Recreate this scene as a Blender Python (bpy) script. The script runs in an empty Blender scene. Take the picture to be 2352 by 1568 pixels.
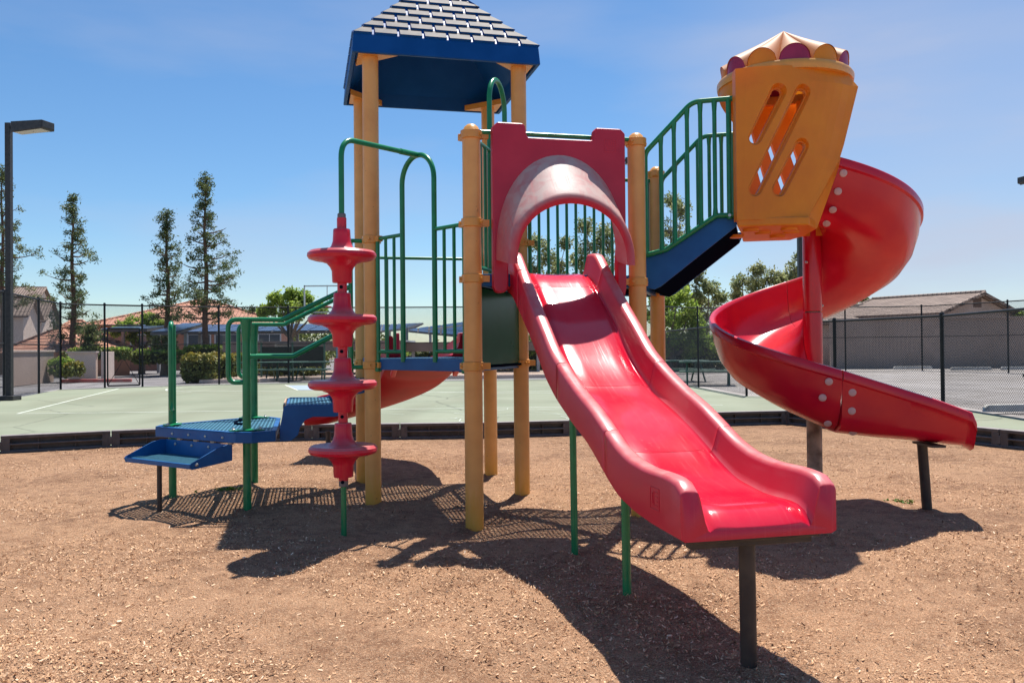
import bpy, math, random
import numpy as np
from mathutils import Vector, Matrix
random.seed(7); rng = np.random.default_rng(7)
sc = bpy.context.scene
COL = sc.collection
R = math.radians
pi = math.pi

# ------------------------------------------------------------------ camera
CF, CP, CR, CSY, CH = 1964.2911, .0103, .0093, -4.3373, 1.2288   # focal (px of a 2352 wide frame), pitch, roll, shift, height
c_, s_ = math.cos(CP), math.sin(CP); cr, sr = math.cos(CR), math.sin(CR)
cam_d = bpy.data.cameras.new('camera'); cam = bpy.data.objects.new('camera', cam_d); COL.objects.link(cam)
cam.matrix_world = Matrix(((cr, sr, 0, 0), (sr*s_, -cr*s_, -c_, 0), (-sr*c_, cr*c_, -s_, CH), (0, 0, 0, 1)))
cam_d.sensor_width = 36; cam_d.lens = 36*CF/2352; cam_d.shift_y = CSY/2352; cam_d.clip_end = 2000; cam_d.clip_start = .05
sc.camera = cam

def ray(u, v):
    du = u-1176; dv = 784+CSY-v
    a = (du*cr+dv*sr)/CF; b = (-du*sr+dv*cr)/CF
    return (a, c_-s_*b, s_+c_*b)
def at(u, v, Y):          # world point seen in direction (u,v) at depth Y
    r = ray(u, v); return (r[0]*Y/r[1], Y, CH+r[2]*Y/r[1])
def gx(u, Y): return at(u, 800, Y)[0]

# ------------------------------------------------------------------ layout of the play structure
th = .2383; S = 1.2237
def dd(a): return np.array([math.cos(th+R(a)), math.sin(th+R(a))])
PE = np.array([.0737, 7.1146])
PB = PE+S*dd(180); PA = PE+S*dd(240); PF = PE+S*dd(300); PG = PE+S*dd(0); PC = PB+S*dd(90); PD = PE+S*dd(90)
Z1, Z2 = 1.154, 1.75
def P3(p, z): return np.array([p[0], p[1], z], float)

# ------------------------------------------------------------------ mesh helpers
OFF = {}
class MB:
    def __init__(s): s.v = []; s.f = []; s.m = []; s.mi = 0
    def add(s, vs, fs):
        o = len(s.v); s.v += [tuple(map(float, p)) for p in vs]; s.f += [tuple(i+o for i in f) for f in fs]; s.m += [s.mi]*len(fs)
        return s
    def box(s, c, sz, ax=None):
        """box centred at c, full sizes sz, optional axes (3 vectors)"""
        c = np.array(c, float)
        A = np.eye(3) if ax is None else np.array(ax, float)
        vs = []
        for k in (-.5, .5):
            for j in (-.5, .5):
                for i in (-.5, .5): vs.append(c+A[0]*sz[0]*i+A[1]*sz[1]*j+A[2]*sz[2]*k)
        return s.add(vs, [(0,2,3,1),(4,5,7,6),(0,1,5,4),(2,6,7,3),(0,4,6,2),(1,3,7,5)])
    def zbox(s, c, sz, ang):
        return s.box(c, sz, [[math.cos(ang), math.sin(ang), 0], [-math.sin(ang), math.cos(ang), 0], [0,0,1]])
    def bar(s, a, b, w, h, up=(0,0,1)):
        a = np.array(a, float); b = np.array(b, float); d = b-a; L = np.linalg.norm(d)
        if L < 1e-6: return s
        d /= L; up = np.array(up, float)
        if abs(d@up) > .98: up = np.array([1., 0, 0])
        x = np.cross(d, up); x /= np.linalg.norm(x); y = np.cross(x, d)
        return s.box((a+b)/2, (L, w, h), [d, x, y])
    def tube(s, pts, r, n=12, caps=True, flat=None):
        pts = [np.array(p, float) for p in pts]; m = len(pts)
        rs = r if isinstance(r, (list, tuple, np.ndarray)) else [r]*m
        T = []
        for i in range(m):
            t = pts[min(i+1, m-1)]-pts[max(i-1, 0)]; T.append(t/(np.linalg.norm(t)+1e-9))
        up = np.array([0, 0, 1.]) if abs(T[0][2]) < .9 else np.array([1., 0, 0])
        x = np.cross(T[0], up); x /= np.linalg.norm(x); vs = []; 
        for i in range(m):
            x = x-T[i]*(x@T[i]); x /= np.linalg.norm(x); y = np.cross(T[i], x)
            for k in range(n):
                a = 2*pi*k/n; vs.append(pts[i]+rs[i]*(x*math.cos(a)+y*math.sin(a)))
        fs = []
        for i in range(m-1):
            for k in range(n):
                k2 = (k+1) % n; fs.append((i*n+k, i*n+k2, (i+1)*n+k2, (i+1)*n+k))
        if caps: fs.append(tuple(range(n-1, -1, -1))); fs.append(tuple((m-1)*n+k for k in range(n)))
        return s.add(vs, fs)
    def lathe(s, prof, c=(0,0,0), n=24, axis=(0,0,1)):
        """prof: list of (r, h)"""
        ax = np.array(axis, float); ax /= np.linalg.norm(ax)
        ref = np.array([1., 0, 0]) if abs(ax[0]) < .9 else np.array([0, 1., 0])
        x = np.cross(ax, ref); x /= np.linalg.norm(x); y = np.cross(ax, x); c = np.array(c, float)
        vs = []
        for r, h in prof:
            for k in range(n):
                a = 2*pi*k/n; vs.append(c+ax*h+max(r, 1e-4)*(x*math.cos(a)+y*math.sin(a)))
        fs = []
        for i in range(len(prof)-1):
            for k in range(n):
                k2 = (k+1) % n; fs.append((i*n+k, i*n+k2, (i+1)*n+k2, (i+1)*n+k))
        fs.append(tuple(range(n-1, -1, -1))); fs.append(tuple((len(prof)-1)*n+k for k in range(n)))
        return s.add(vs, fs)
    def prism(s, poly, z0, z1):
        n = len(poly); vs = [(p[0], p[1], z0) for p in poly]+[(p[0], p[1], z1) for p in poly]
        return s.add(vs, [tuple(range(n-1, -1, -1)), tuple(range(n, 2*n))]+[(i, (i+1) % n, n+(i+1) % n, n+i) for i in range(n)])
    def extrude(s, poly3, d):
        """planar 3d polygon pushed along vector d"""
        n = len(poly3); d = np.array(d, float); vs = [np.array(p, float) for p in poly3]; vs += [p+d for p in vs]
        return s.add(vs, [tuple(range(n-1, -1, -1)), tuple(range(n, 2*n))]+[(i, (i+1) % n, n+(i+1) % n, n+i) for i in range(n)])
    def loft(s, secs, closed=True, caps=True):
        n = len(secs[0]); vs = [p for sec in secs for p in sec]; fs = []
        for i in range(len(secs)-1):
            for k in range(n if closed else n-1):
                k2 = (k+1) % n; fs.append((i*n+k, i*n+k2, (i+1)*n+k2, (i+1)*n+k))
        if caps and closed: fs.append(tuple(range(n-1, -1, -1))); fs.append(tuple((len(secs)-1)*n+k for k in range(n)))
        return s.add(vs, fs)
    def build(s, name, mats, parent=None, smooth=None, bevel=0, bseg=2, kind=None):
        off = np.array(OFF.get(parent.name, (0,0,0))) if parent else np.zeros(3)
        me = bpy.data.meshes.new(name)
        V = np.array(s.v)-off
        me.from_pydata([tuple(p) for p in V], [], s.f)
        if not isinstance(mats, (list, tuple)): mats = [mats]
        for m in mats: me.materials.append(m)
        if len(mats) > 1: me.polygons.foreach_set('material_index', s.m)
        o = bpy.data.objects.new(name, me); COL.objects.link(o)
        if parent: o.parent = parent; OFF[o.name] = OFF.get(parent.name, (0,0,0))
        if bevel:
            b = o.modifiers.new('bevel', 'BEVEL'); b.width = bevel; b.segments = bseg; b.limit_method = 'ANGLE'; b.angle_limit = R(35)
        if smooth is not None:
            import bmesh
            bm = bmesh.new(); bm.from_mesh(me); bmesh.ops.recalc_face_normals(bm, faces=bm.faces)
            for f in bm.faces: f.smooth = True
            for e in bm.edges:
                if len(e.link_faces) == 2 and e.calc_face_angle(0) > R(smooth): e.smooth = False
            bm.to_mesh(me); bm.free()
        else:
            me.validate()
        if kind: o['kind'] = kind
        return o
def fillet(pts, r, n=7):
    pts = [np.array(p, float) for p in pts]; out = [pts[0]]
    for i in range(1, len(pts)-1):
        a, b, c = pts[i-1], pts[i], pts[i+1]
        u = a-b; w = c-b; lu = np.linalg.norm(u); lw = np.linalg.norm(w); u /= lu; w /= lw
        rr = r[i-1] if isinstance(r, (list, tuple)) else r
        ang = math.acos(max(-1, min(1, float(u@w))))
        if rr <= 0 or ang > 3.1: out.append(b); continue
        t = min(rr/math.tan(ang/2), lu*.49, lw*.49)
        p0 = b+u*t; p1 = b+w*t
        for k in range(n+1):
            q = k/n; out.append((1-q)**2*p0+2*q*(1-q)*b+q*q*p1)
    out.append(pts[-1]); return out
def thing(name, label, cat, loc=(0,0,0), rz=0, group=None):
    o = bpy.data.objects.new(name, None); COL.objects.link(o); o.location = loc; o.rotation_euler.z = rz; o.empty_display_size = .2
    OFF[o.name] = tuple(loc); tag(o, label, cat, group); return o
def tag(o, label, cat, group=None):
    o['label'] = label; o['category'] = cat
    if group: o['group'] = group
    return o
def struct(o): o['kind'] = 'structure'; return o
def dup(root, loc, rz, label, group=None):
    r = root.copy(); COL.objects.link(r); r.location = loc; r.rotation_euler.z = rz; r['label'] = label
    if group: r['group'] = group
    for ch in list(root.children):
        c = ch.copy(); COL.objects.link(c); c.parent = r
        for g in ch.children:
            d = g.copy(); COL.objects.link(d); d.parent = c
    return r

# ------------------------------------------------------------------ materials
def mat(name, col, rough=.5, col2=None, nscale=6., ndetail=6., nlo=.35, nhi=.65, bump=0., bscale=60., spec=.5, fade_gloss=None, fade_gloss_amt=0., island=0., coat=0., trans=0., metal=0., fmin=.25):
    m = bpy.data.materials.new(name); m.use_nodes = True; nt = m.node_tree; N = nt.nodes; L = nt.links
    b = N['Principled BSDF']; b.inputs['Roughness'].default_value = rough; b.inputs['Specular IOR Level'].default_value = spec
    b.inputs['Metallic'].default_value = metal
    if coat: b.inputs['Coat Weight'].default_value = coat; b.inputs['Coat Roughness'].default_value = .08
    tc = N.new('ShaderNodeTexCoord'); cs = None
    def rgb(c): return (c[0], c[1], c[2], 1)
    b.inputs['Base Color'].default_value = rgb(col)
    if col2 is not None:
        n = N.new('ShaderNodeTexNoise'); n.inputs['Scale'].default_value = nscale; n.inputs['Detail'].default_value = ndetail; L.new(tc.outputs['Object'], n.inputs['Vector'])
        mr = N.new('ShaderNodeMapRange'); mr.inputs[1].default_value = nlo; mr.inputs[2].default_value = nhi; L.new(n.outputs['Fac'], mr.inputs[0])
        mx = N.new('ShaderNodeMix'); mx.data_type = 'RGBA'; mx.inputs[6].default_value = rgb(col); mx.inputs[7].default_value = rgb(col2); L.new(mr.outputs[0], mx.inputs[0])
        cs = mx.outputs[2]
    if fade_gloss is not None:      # upward faces paled: weather bleaching, plus painted sun gloss on hood and canopy
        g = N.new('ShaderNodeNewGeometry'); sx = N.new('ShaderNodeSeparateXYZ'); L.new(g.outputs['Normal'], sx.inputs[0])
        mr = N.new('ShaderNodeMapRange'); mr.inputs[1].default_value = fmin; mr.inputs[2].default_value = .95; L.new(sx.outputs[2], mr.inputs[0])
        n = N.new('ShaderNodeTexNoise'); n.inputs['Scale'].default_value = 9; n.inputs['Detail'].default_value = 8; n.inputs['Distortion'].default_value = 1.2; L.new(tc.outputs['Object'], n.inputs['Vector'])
        m2 = N.new('ShaderNodeMapRange'); m2.inputs[1].default_value = .3; m2.inputs[2].default_value = .7; m2.inputs[3].default_value = fade_gloss_amt*.5; m2.inputs[4].default_value = fade_gloss_amt; L.new(n.outputs['Fac'], m2.inputs[0])
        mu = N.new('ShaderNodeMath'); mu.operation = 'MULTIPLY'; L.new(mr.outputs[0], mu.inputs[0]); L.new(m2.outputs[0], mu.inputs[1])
        mx = N.new('ShaderNodeMix'); mx.data_type = 'RGBA'; mx.inputs[7].default_value = rgb(fade_gloss); L.new(mu.outputs[0], mx.inputs[0])
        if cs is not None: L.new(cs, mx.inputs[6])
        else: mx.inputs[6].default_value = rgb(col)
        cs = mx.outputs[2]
    if island:
        g = N.new('ShaderNodeNewGeometry'); hs = N.new('ShaderNodeHueSaturation')
        mr = N.new('ShaderNodeMapRange'); mr.inputs[3].default_value = 1-island; mr.inputs[4].default_value = 1+island; L.new(g.outputs['Random Per Island'], mr.inputs[0])
        L.new(mr.outputs[0], hs.inputs['Value'])
        if cs is not None: L.new(cs, hs.inputs['Color'])
        else: hs.inputs['Color'].default_value = rgb(col)
        cs = hs.outputs[0]
    if cs is not None: L.new(cs, b.inputs['Base Color'])
    if bump:
        n = N.new('ShaderNodeTexNoise'); n.inputs['Scale'].default_value = bscale; n.inputs['Detail'].default_value = 5; L.new(tc.outputs['Object'], n.inputs['Vector'])
        bp = N.new('ShaderNodeBump'); bp.inputs['Strength'].default_value = bump; bp.inputs['Distance'].default_value = .01; L.new(n.outputs['Fac'], bp.inputs['Height']); L.new(bp.outputs[0], b.inputs['Normal'])
    if trans:
        t = N.new('ShaderNodeBsdfTranslucent'); ms = N.new('ShaderNodeMixShader'); ms.inputs[0].default_value = trans
        if cs is not None: L.new(cs, t.inputs[0])
        else: t.inputs[0].default_value = rgb(col)
        L.new(b.outputs[0], ms.inputs[1]); L.new(t.outputs[0], ms.inputs[2]); L.new(ms.outputs[0], N['Material Output'].inputs[0])
    return m
def scratches(m, amt=.25):
    """fine scuffs: stretched noise lifts roughness and whitens a little"""
    nt = m.node_tree; N = nt.nodes; L = nt.links; b = N['Principled BSDF']
    tc = N.new('ShaderNodeTexCoord'); m0 = N.new('ShaderNodeMapping'); m0.inputs['Rotation'].default_value = (0, 0, -th); mp = N.new('ShaderNodeMapping'); mp.inputs['Scale'].default_value = (110, 4, 4); L.new(tc.outputs['Object'], m0.inputs[0])
    n = N.new('ShaderNodeTexNoise'); n.inputs['Scale'].default_value = 1; n.inputs['Detail'].default_value = 4; L.new(m0.outputs[0], mp.inputs[0]); L.new(mp.outputs[0], n.inputs['Vector'])
    mr = N.new('ShaderNodeMapRange'); mr.inputs[1].default_value = .56; mr.inputs[2].default_value = .78; mr.inputs[4].default_value = amt; L.new(n.outputs['Fac'], mr.inputs[0])
    ad = N.new('ShaderNodeMath'); ad.operation = 'ADD'; ad.inputs[1].default_value = b.inputs['Roughness'].default_value; L.new(mr.outputs[0], ad.inputs[0]); L.new(ad.outputs[0], b.inputs['Roughness'])
    src = b.inputs['Base Color'].links[0].from_socket if b.inputs['Base Color'].links else None
    mx = N.new('ShaderNodeMix'); mx.data_type = 'RGBA'; mx.inputs[7].default_value = (.72, .14, .15, 1); L.new(mr.outputs[0], mx.inputs[0])
    if src: L.new(src, mx.inputs[6])
    else: mx.inputs[6].default_value = b.inputs['Base Color'].default_value
    L.new(mx.outputs[2], b.inputs['Base Color'])
    return m
RED = (.60, .008, .040)
M_red = scratches(mat('red_plastic', RED, .30, (.60, .014, .045), 5, fade_gloss=(.60, .28, .26), fade_gloss_amt=.85, bump=.04, bscale=160))
M_redbed = scratches(mat('red_polished', (.60, .006, .030), .15, (.64, .050, .08), 2.2, nlo=.42, nhi=.75, bump=.015, bscale=20), .09)
M_redspiral = (mat('red_spiral', (.52, .003, .030), .24, (.62, .015, .03), 3, fade_gloss=(.62, .15, .15), fade_gloss_amt=.25, bump=.03, bscale=60))
M_redrear = mat('red_rear', (.44, .003, .016), .5, (.34, .004, .012), 2.5, bump=.03, bscale=60, spec=.25)
M_redhood = scratches(mat('red_bleach_gloss', (.50, .02, .05), .42, (.56, .03, .06), 5, fade_gloss=(.54, .39, .35), fade_gloss_amt=1.7, fmin=-.15, spec=.3, bump=.05, bscale=120), .3)  # bleaching plus grazing sun gloss, both painted into the pale upper faces
M_redpanel = mat('red_panel', (.46, .008, .04), .42, (.52, .015, .05), 5, bump=.05, bscale=150)
M_yel = mat('yellow_paint', (.84, .43, .125), .42, (.76, .365, .105), 7, bump=.02, bscale=90)
def post_wear(m):
    nt = m.node_tree; N = nt.nodes; L = nt.links; b = N['Principled BSDF']; src = b.inputs['Base Color'].links[0].from_socket
    tc = N.new('ShaderNodeTexCoord'); sx = N.new('ShaderNodeSeparateXYZ'); L.new(tc.outputs['Object'], sx.inputs[0]); mp = N.new('ShaderNodeMapping'); mp.inputs['Scale'].default_value = (30, 30, 5); L.new(tc.outputs['Object'], mp.inputs[0])
    n = N.new('ShaderNodeTexNoise'); n.inputs['Scale'].default_value = 1; n.inputs['Detail'].default_value = 7; L.new(mp.outputs[0], n.inputs['Vector'])
    a = N.new('ShaderNodeMath'); a.operation = 'MULTIPLY_ADD'; a.inputs[1].default_value = .5; L.new(n.outputs['Fac'], a.inputs[0]); iv = N.new('ShaderNodeMapRange'); iv.inputs[1].default_value = 0; iv.inputs[2].default_value = .55; iv.inputs[3].default_value = .38; iv.inputs[4].default_value = -.25; L.new(sx.outputs[2], iv.inputs[0]); L.new(iv.outputs[0], a.inputs[2])
    r = N.new('ShaderNodeMapRange'); r.inputs[1].default_value = .30; r.inputs[2].default_value = .58; r.inputs[4].default_value = .85; L.new(a.outputs[0], r.inputs[0])
    mx = N.new('ShaderNodeMix'); mx.data_type = 'RGBA'; mx.inputs[7].default_value = (.70, .34, .04, 1); L.new(r.outputs[0], mx.inputs[0]); L.new(src, mx.inputs[6])
    n2 = N.new('ShaderNodeTexNoise'); n2.inputs['Scale'].default_value = 34; n2.inputs['Detail'].default_value = 3; L.new(tc.outputs['Object'], n2.inputs['Vector']); r2 = N.new('ShaderNodeMapRange'); r2.inputs[1].default_value = .70; r2.inputs[2].default_value = .76; r2.inputs[4].default_value = .6; L.new(n2.outputs['Fac'], r2.inputs[0])
    m2 = N.new('ShaderNodeMix'); m2.data_type = 'RGBA'; m2.inputs[7].default_value = (.25, .12, .05, 1); L.new(r2.outputs[0], m2.inputs[0]); L.new(mx.outputs[2], m2.inputs[6]); L.new(m2.outputs[2], b.inputs['Base Color'])
post_wear(M_yel)
M_yel2 = mat('yellow_cap', (.78, .37, .07), .35, (.70, .32, .07), 9)
M_orange = mat('orange_plastic', (.92, .36, .02), .42, (.84, .29, .02), 3, fade_gloss=(.66, .42, .26), fade_gloss_amt=.5, bump=.04, bscale=120, trans=.28)
M_canopy = mat('bleach_glare_canopy', (.50, .21, .07), .55, (.44, .17, .08), 3, fade_gloss=(.42, .25, .14), fade_gloss_amt=.7, bump=.03, bscale=60, spec=.2)  # sun bleaching and tan-orange glare, both put into the colour
M_purple = mat('purple_red_plastic', (.30, .012, .07), .4, (.36, .02, .09), 6)
M_blue = mat('blue_steel', (.005, .085, .27), .40, (.008, .11, .33), 7, bump=.03, bscale=120, spec=.3)
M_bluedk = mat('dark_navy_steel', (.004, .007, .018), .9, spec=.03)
M_roof = mat('blue_roof_plastic', (.003, .072, .28), .45, (.006, .088, .33), 5, bump=.03, bscale=90, spec=.12)
M_shingle = mat('glare_shingle', (.115, .11, .115), .65, (.19, .165, .15), 12, bump=.1, bscale=50, spec=.12)  # sun glare on blue roof plastic, painted in as pale grey-tan
M_green = mat('green_paint', (.006, .19, .07), .28, (.010, .24, .09), 12, bump=.015, bscale=80)
M_gpanel = mat('green_panel', (.008, .085, .035), .22, (.012, .10, .045), 4, bump=.03, bscale=14, spec=.08)
M_black = mat('black_paint', (.02, .02, .022), .5, (.045, .04, .04), 14)
M_brownpost = mat('brown_post', (.030, .022, .02), .55, (.06, .045, .035), 10, bump=.1, bscale=50)
M_woodpost = mat('weathered_post', (.13, .10, .075), .7, (.40, .33, .26), 9, ndetail=10, bump=.2, bscale=40)
def matte(m):
    nt = m.node_tree; d_ = nt.nodes.new('ShaderNodeBsdfDiffuse'); d_.inputs[0].default_value = nt.nodes['Principled BSDF'].inputs['Base Color'].default_value; nt.links.new(d_.outputs[0], nt.nodes['Material Output'].inputs[0])
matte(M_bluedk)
M_grid = mat('perforated_vinyl', (.03, .13, .20), .45, (.05, .19, .27), 15)
M_grey = mat('grey_collar', (.16, .15, .15), .5)
M_steel = mat('bolt_steel', (.45, .45, .45), .35, metal=.8)
M_pinkcap = mat('pale_pink_cap', (.62, .42, .43), .5, (.54, .34, .36), 30)
M_edge = mat('worn_tan_edge', (.45, .28, .18), .6)
M_border = mat('black_timber', (.055, .048, .050), .55, (.09, .08, .08), 9, fade_gloss=(.30, .25, .24), fade_gloss_amt=1.0, bump=.15, bscale=60)
M_fence = mat('fence_black', (.008, .009, .011), .5, (.02, .02, .022), 20, spec=.3)
M_wire = mat('fence_wire', (.018, .019, .022), .45, spec=.35)
M_wire2 = mat('fence_wire_grey', (.09, .095, .10), .4)
M_bark = mat('bark', (.10, .055, .035), .9, (.17, .10, .07), 12, bump=.4, bscale=20)
M_barkg = mat('grey_bark', (.16, .12, .09), .9, (.24, .19, .15), 8, bump=.3, bscale=20)
M_needle = mat('pine_needles', (.060, .105, .045), .6, (.16, .18, .05), 1.6, island=.5, trans=.35)
M_euc = mat('eucalyptus_leaves', (.19, .24, .10), .5, (.34, .34, .15), .9, island=.5, trans=.5)
M_leaf = mat('bright_leaves', (.22, .34, .05), .6, (.34, .42, .08), .9, island=.4, trans=.5)
M_hedge = mat('hedge_leaves', (.11, .14, .035), .6, (.20, .22, .05), 2, island=.5, trans=.2)
M_hedgey = mat('golden_leaves', (.38, .28, .04), .6, (.25, .24, .04), 4, island=.4, trans=.2)

# ------------------------------------------------------------------ world and sun
SUN = Vector((.160, .392, 1)).normalized()
el = math.asin(SUN.z); az = math.atan2(SUN.x, SUN.y)
w = bpy.data.worlds.new('World'); sc.world = w; w.use_nodes = True; nt = w.node_tree; N = nt.nodes; L = nt.links
sky = N.new('ShaderNodeTexSky'); sky.sky_type = 'NISHITA'; sky.sun_disc = False; sky.sun_elevation = el; sky.sun_rotation = az
sky.air_density = 1.0; sky.dust_density = .25; sky.ozone_density = 4; sky.altitude = 100
bg = N['Background']; bg.inputs[1].default_value = .078
tc = N.new('ShaderNodeTexCoord'); mp = N.new('ShaderNodeMapping'); mp.inputs['Scale'].default_value = (1.2, 1.2, 5)
nz = N.new('ShaderNodeTexNoise'); nz.inputs['Scale'].default_value = 1.6; nz.inputs['Detail'].default_value = 6; L.new(tc.outputs['Generated'], mp.inputs[0]); L.new(mp.outputs[0], nz.inputs['Vector'])
mr = N.new('ShaderNodeMapRange'); mr.inputs[1].default_value = .48; mr.inputs[2].default_value = .80; mr.inputs[4].default_value = .40; L.new(nz.outputs['Fac'], mr.inputs[0])
mx = N.new('ShaderNodeMix'); mx.data_type = 'RGBA'; mx.inputs[7].default_value = (4.3, 4.5, 5.5, 1); L.new(mr.outputs[0], mx.inputs[0]); g0 = N.new('ShaderNodeVectorMath'); g0.operation = 'DOT_PRODUCT'; L.new(tc.outputs['Generated'], g0.inputs[0]); g0.inputs[1].default_value = Vector((.62, 1, .25)).normalized()
g1 = N.new('ShaderNodeMapRange'); g1.interpolation_type = 'SMOOTHSTEP'; g1.inputs[1].default_value = .90; g1.inputs[2].default_value = 1.0; g1.inputs[4].default_value = .95; L.new(g0.outputs['Value'], g1.inputs[0])
g2 = N.new('ShaderNodeMath'); g2.operation = 'MULTIPLY'; L.new(g1.outputs[0], g2.inputs[0]); L.new(nz.outputs['Fac'], g2.inputs[1]); g3 = N.new('ShaderNodeMath'); g3.operation = 'ADD'; L.new(g2.outputs[0], g3.inputs[0]); L.new(mr.outputs[0], g3.inputs[1]); L.new(g3.outputs[0], mx.inputs[0])
hs = N.new('ShaderNodeHueSaturation'); hs.inputs['Saturation'].default_value = 1.15; tn = N.new('ShaderNodeMix'); tn.data_type = 'RGBA'; tn.blend_type = 'MULTIPLY'; tn.inputs[0].default_value = 1; tn.inputs[7].default_value = (.93, .975, 1.0, 1); L.new(sky.outputs[0], tn.inputs[6]); L.new(tn.outputs[2], hs.inputs['Color']); L.new(hs.outputs[0], mx.inputs[6]); L.new(mx.outputs[2], bg.inputs[0])
sl = bpy.data.lights.new('sun', 'SUN'); sl.energy = 4.7; sl.angle = R(.53); sl.color = (1, .955, .88)
so = bpy.data.objects.new('sun', sl); COL.objects.link(so); so.rotation_euler = (-SUN).to_track_quat('-Z', 'Y').to_euler()
sc.view_settings.view_transform = 'Standard'; sc.view_settings.look = 'None'; sc.view_settings.exposure = .77; sc.view_settings.gamma = 1
sc.render.engine = 'CYCLES'

# ================================================================== THE SETTING
FEET = [tuple(p) for p in (PA, PB, PC, PD, PE, PF, PG)]+[(-1.119, 5.646), (.364, 5.13), (.56, 4.26), (.955, 3.5), (-2.062, 6.637), (-2.381, 7.886), (-2.863, 7.2), (3.06, 6.33), (-2.685, 6.5), (2.44, 6.93)]
RIP = []
_r = np.random.default_rng(5)
for _ in range(26):
    _a = _r.random()*pi; RIP.append((math.cos(_a)*(3+9*_r.random()), math.sin(_a)*(3+9*_r.random()), _r.random()*7))
def ripple(x, y):     # low kicked-up ripples, works on arrays
    z = 0*x
    for a, b, c in RIP: z = z+.0022*np.sin(x*a+y*b+c)
    return z*np.clip((10.2-y)/2, 0, 1)
def ground_z(x, y):
    z = -.10*math.exp(-(((x-.9)/1.6)**2+((y-3.3)/1.0)**2))
    z += .012*math.sin(x*1.9+.6)*math.cos(y*1.6)+.008*math.sin(x*4.3+y*3.1)
    f = min(1, max(0, (10.2-y)/2)); z *= f
    for px, py in FEET:
        d2 = (x-px)**2+(y-py)**2
        if d2 < .2: z += .030*math.exp(-d2/.02)*(1+.5*math.sin(x*31+y*17))-.014*math.exp(-d2/.09)
    return z
BORD = [(-8.6, 9.0), (-7.4, 9.85), (-6.3, 10.52), (-5.2, 11.08), (-4.0, 11.52), (-2.75, 11.74), (-1.0-.55, 11.75), (-.35, 11.8), (.80, 12.02), (1.95, 12.6), (3.05, 13.25), (4.3, 13.45), (4.85, 12.35), (5.33, 11.28), (5.82, 10.18), (6.3, 9.1), (7.0, 8.1)]
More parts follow.
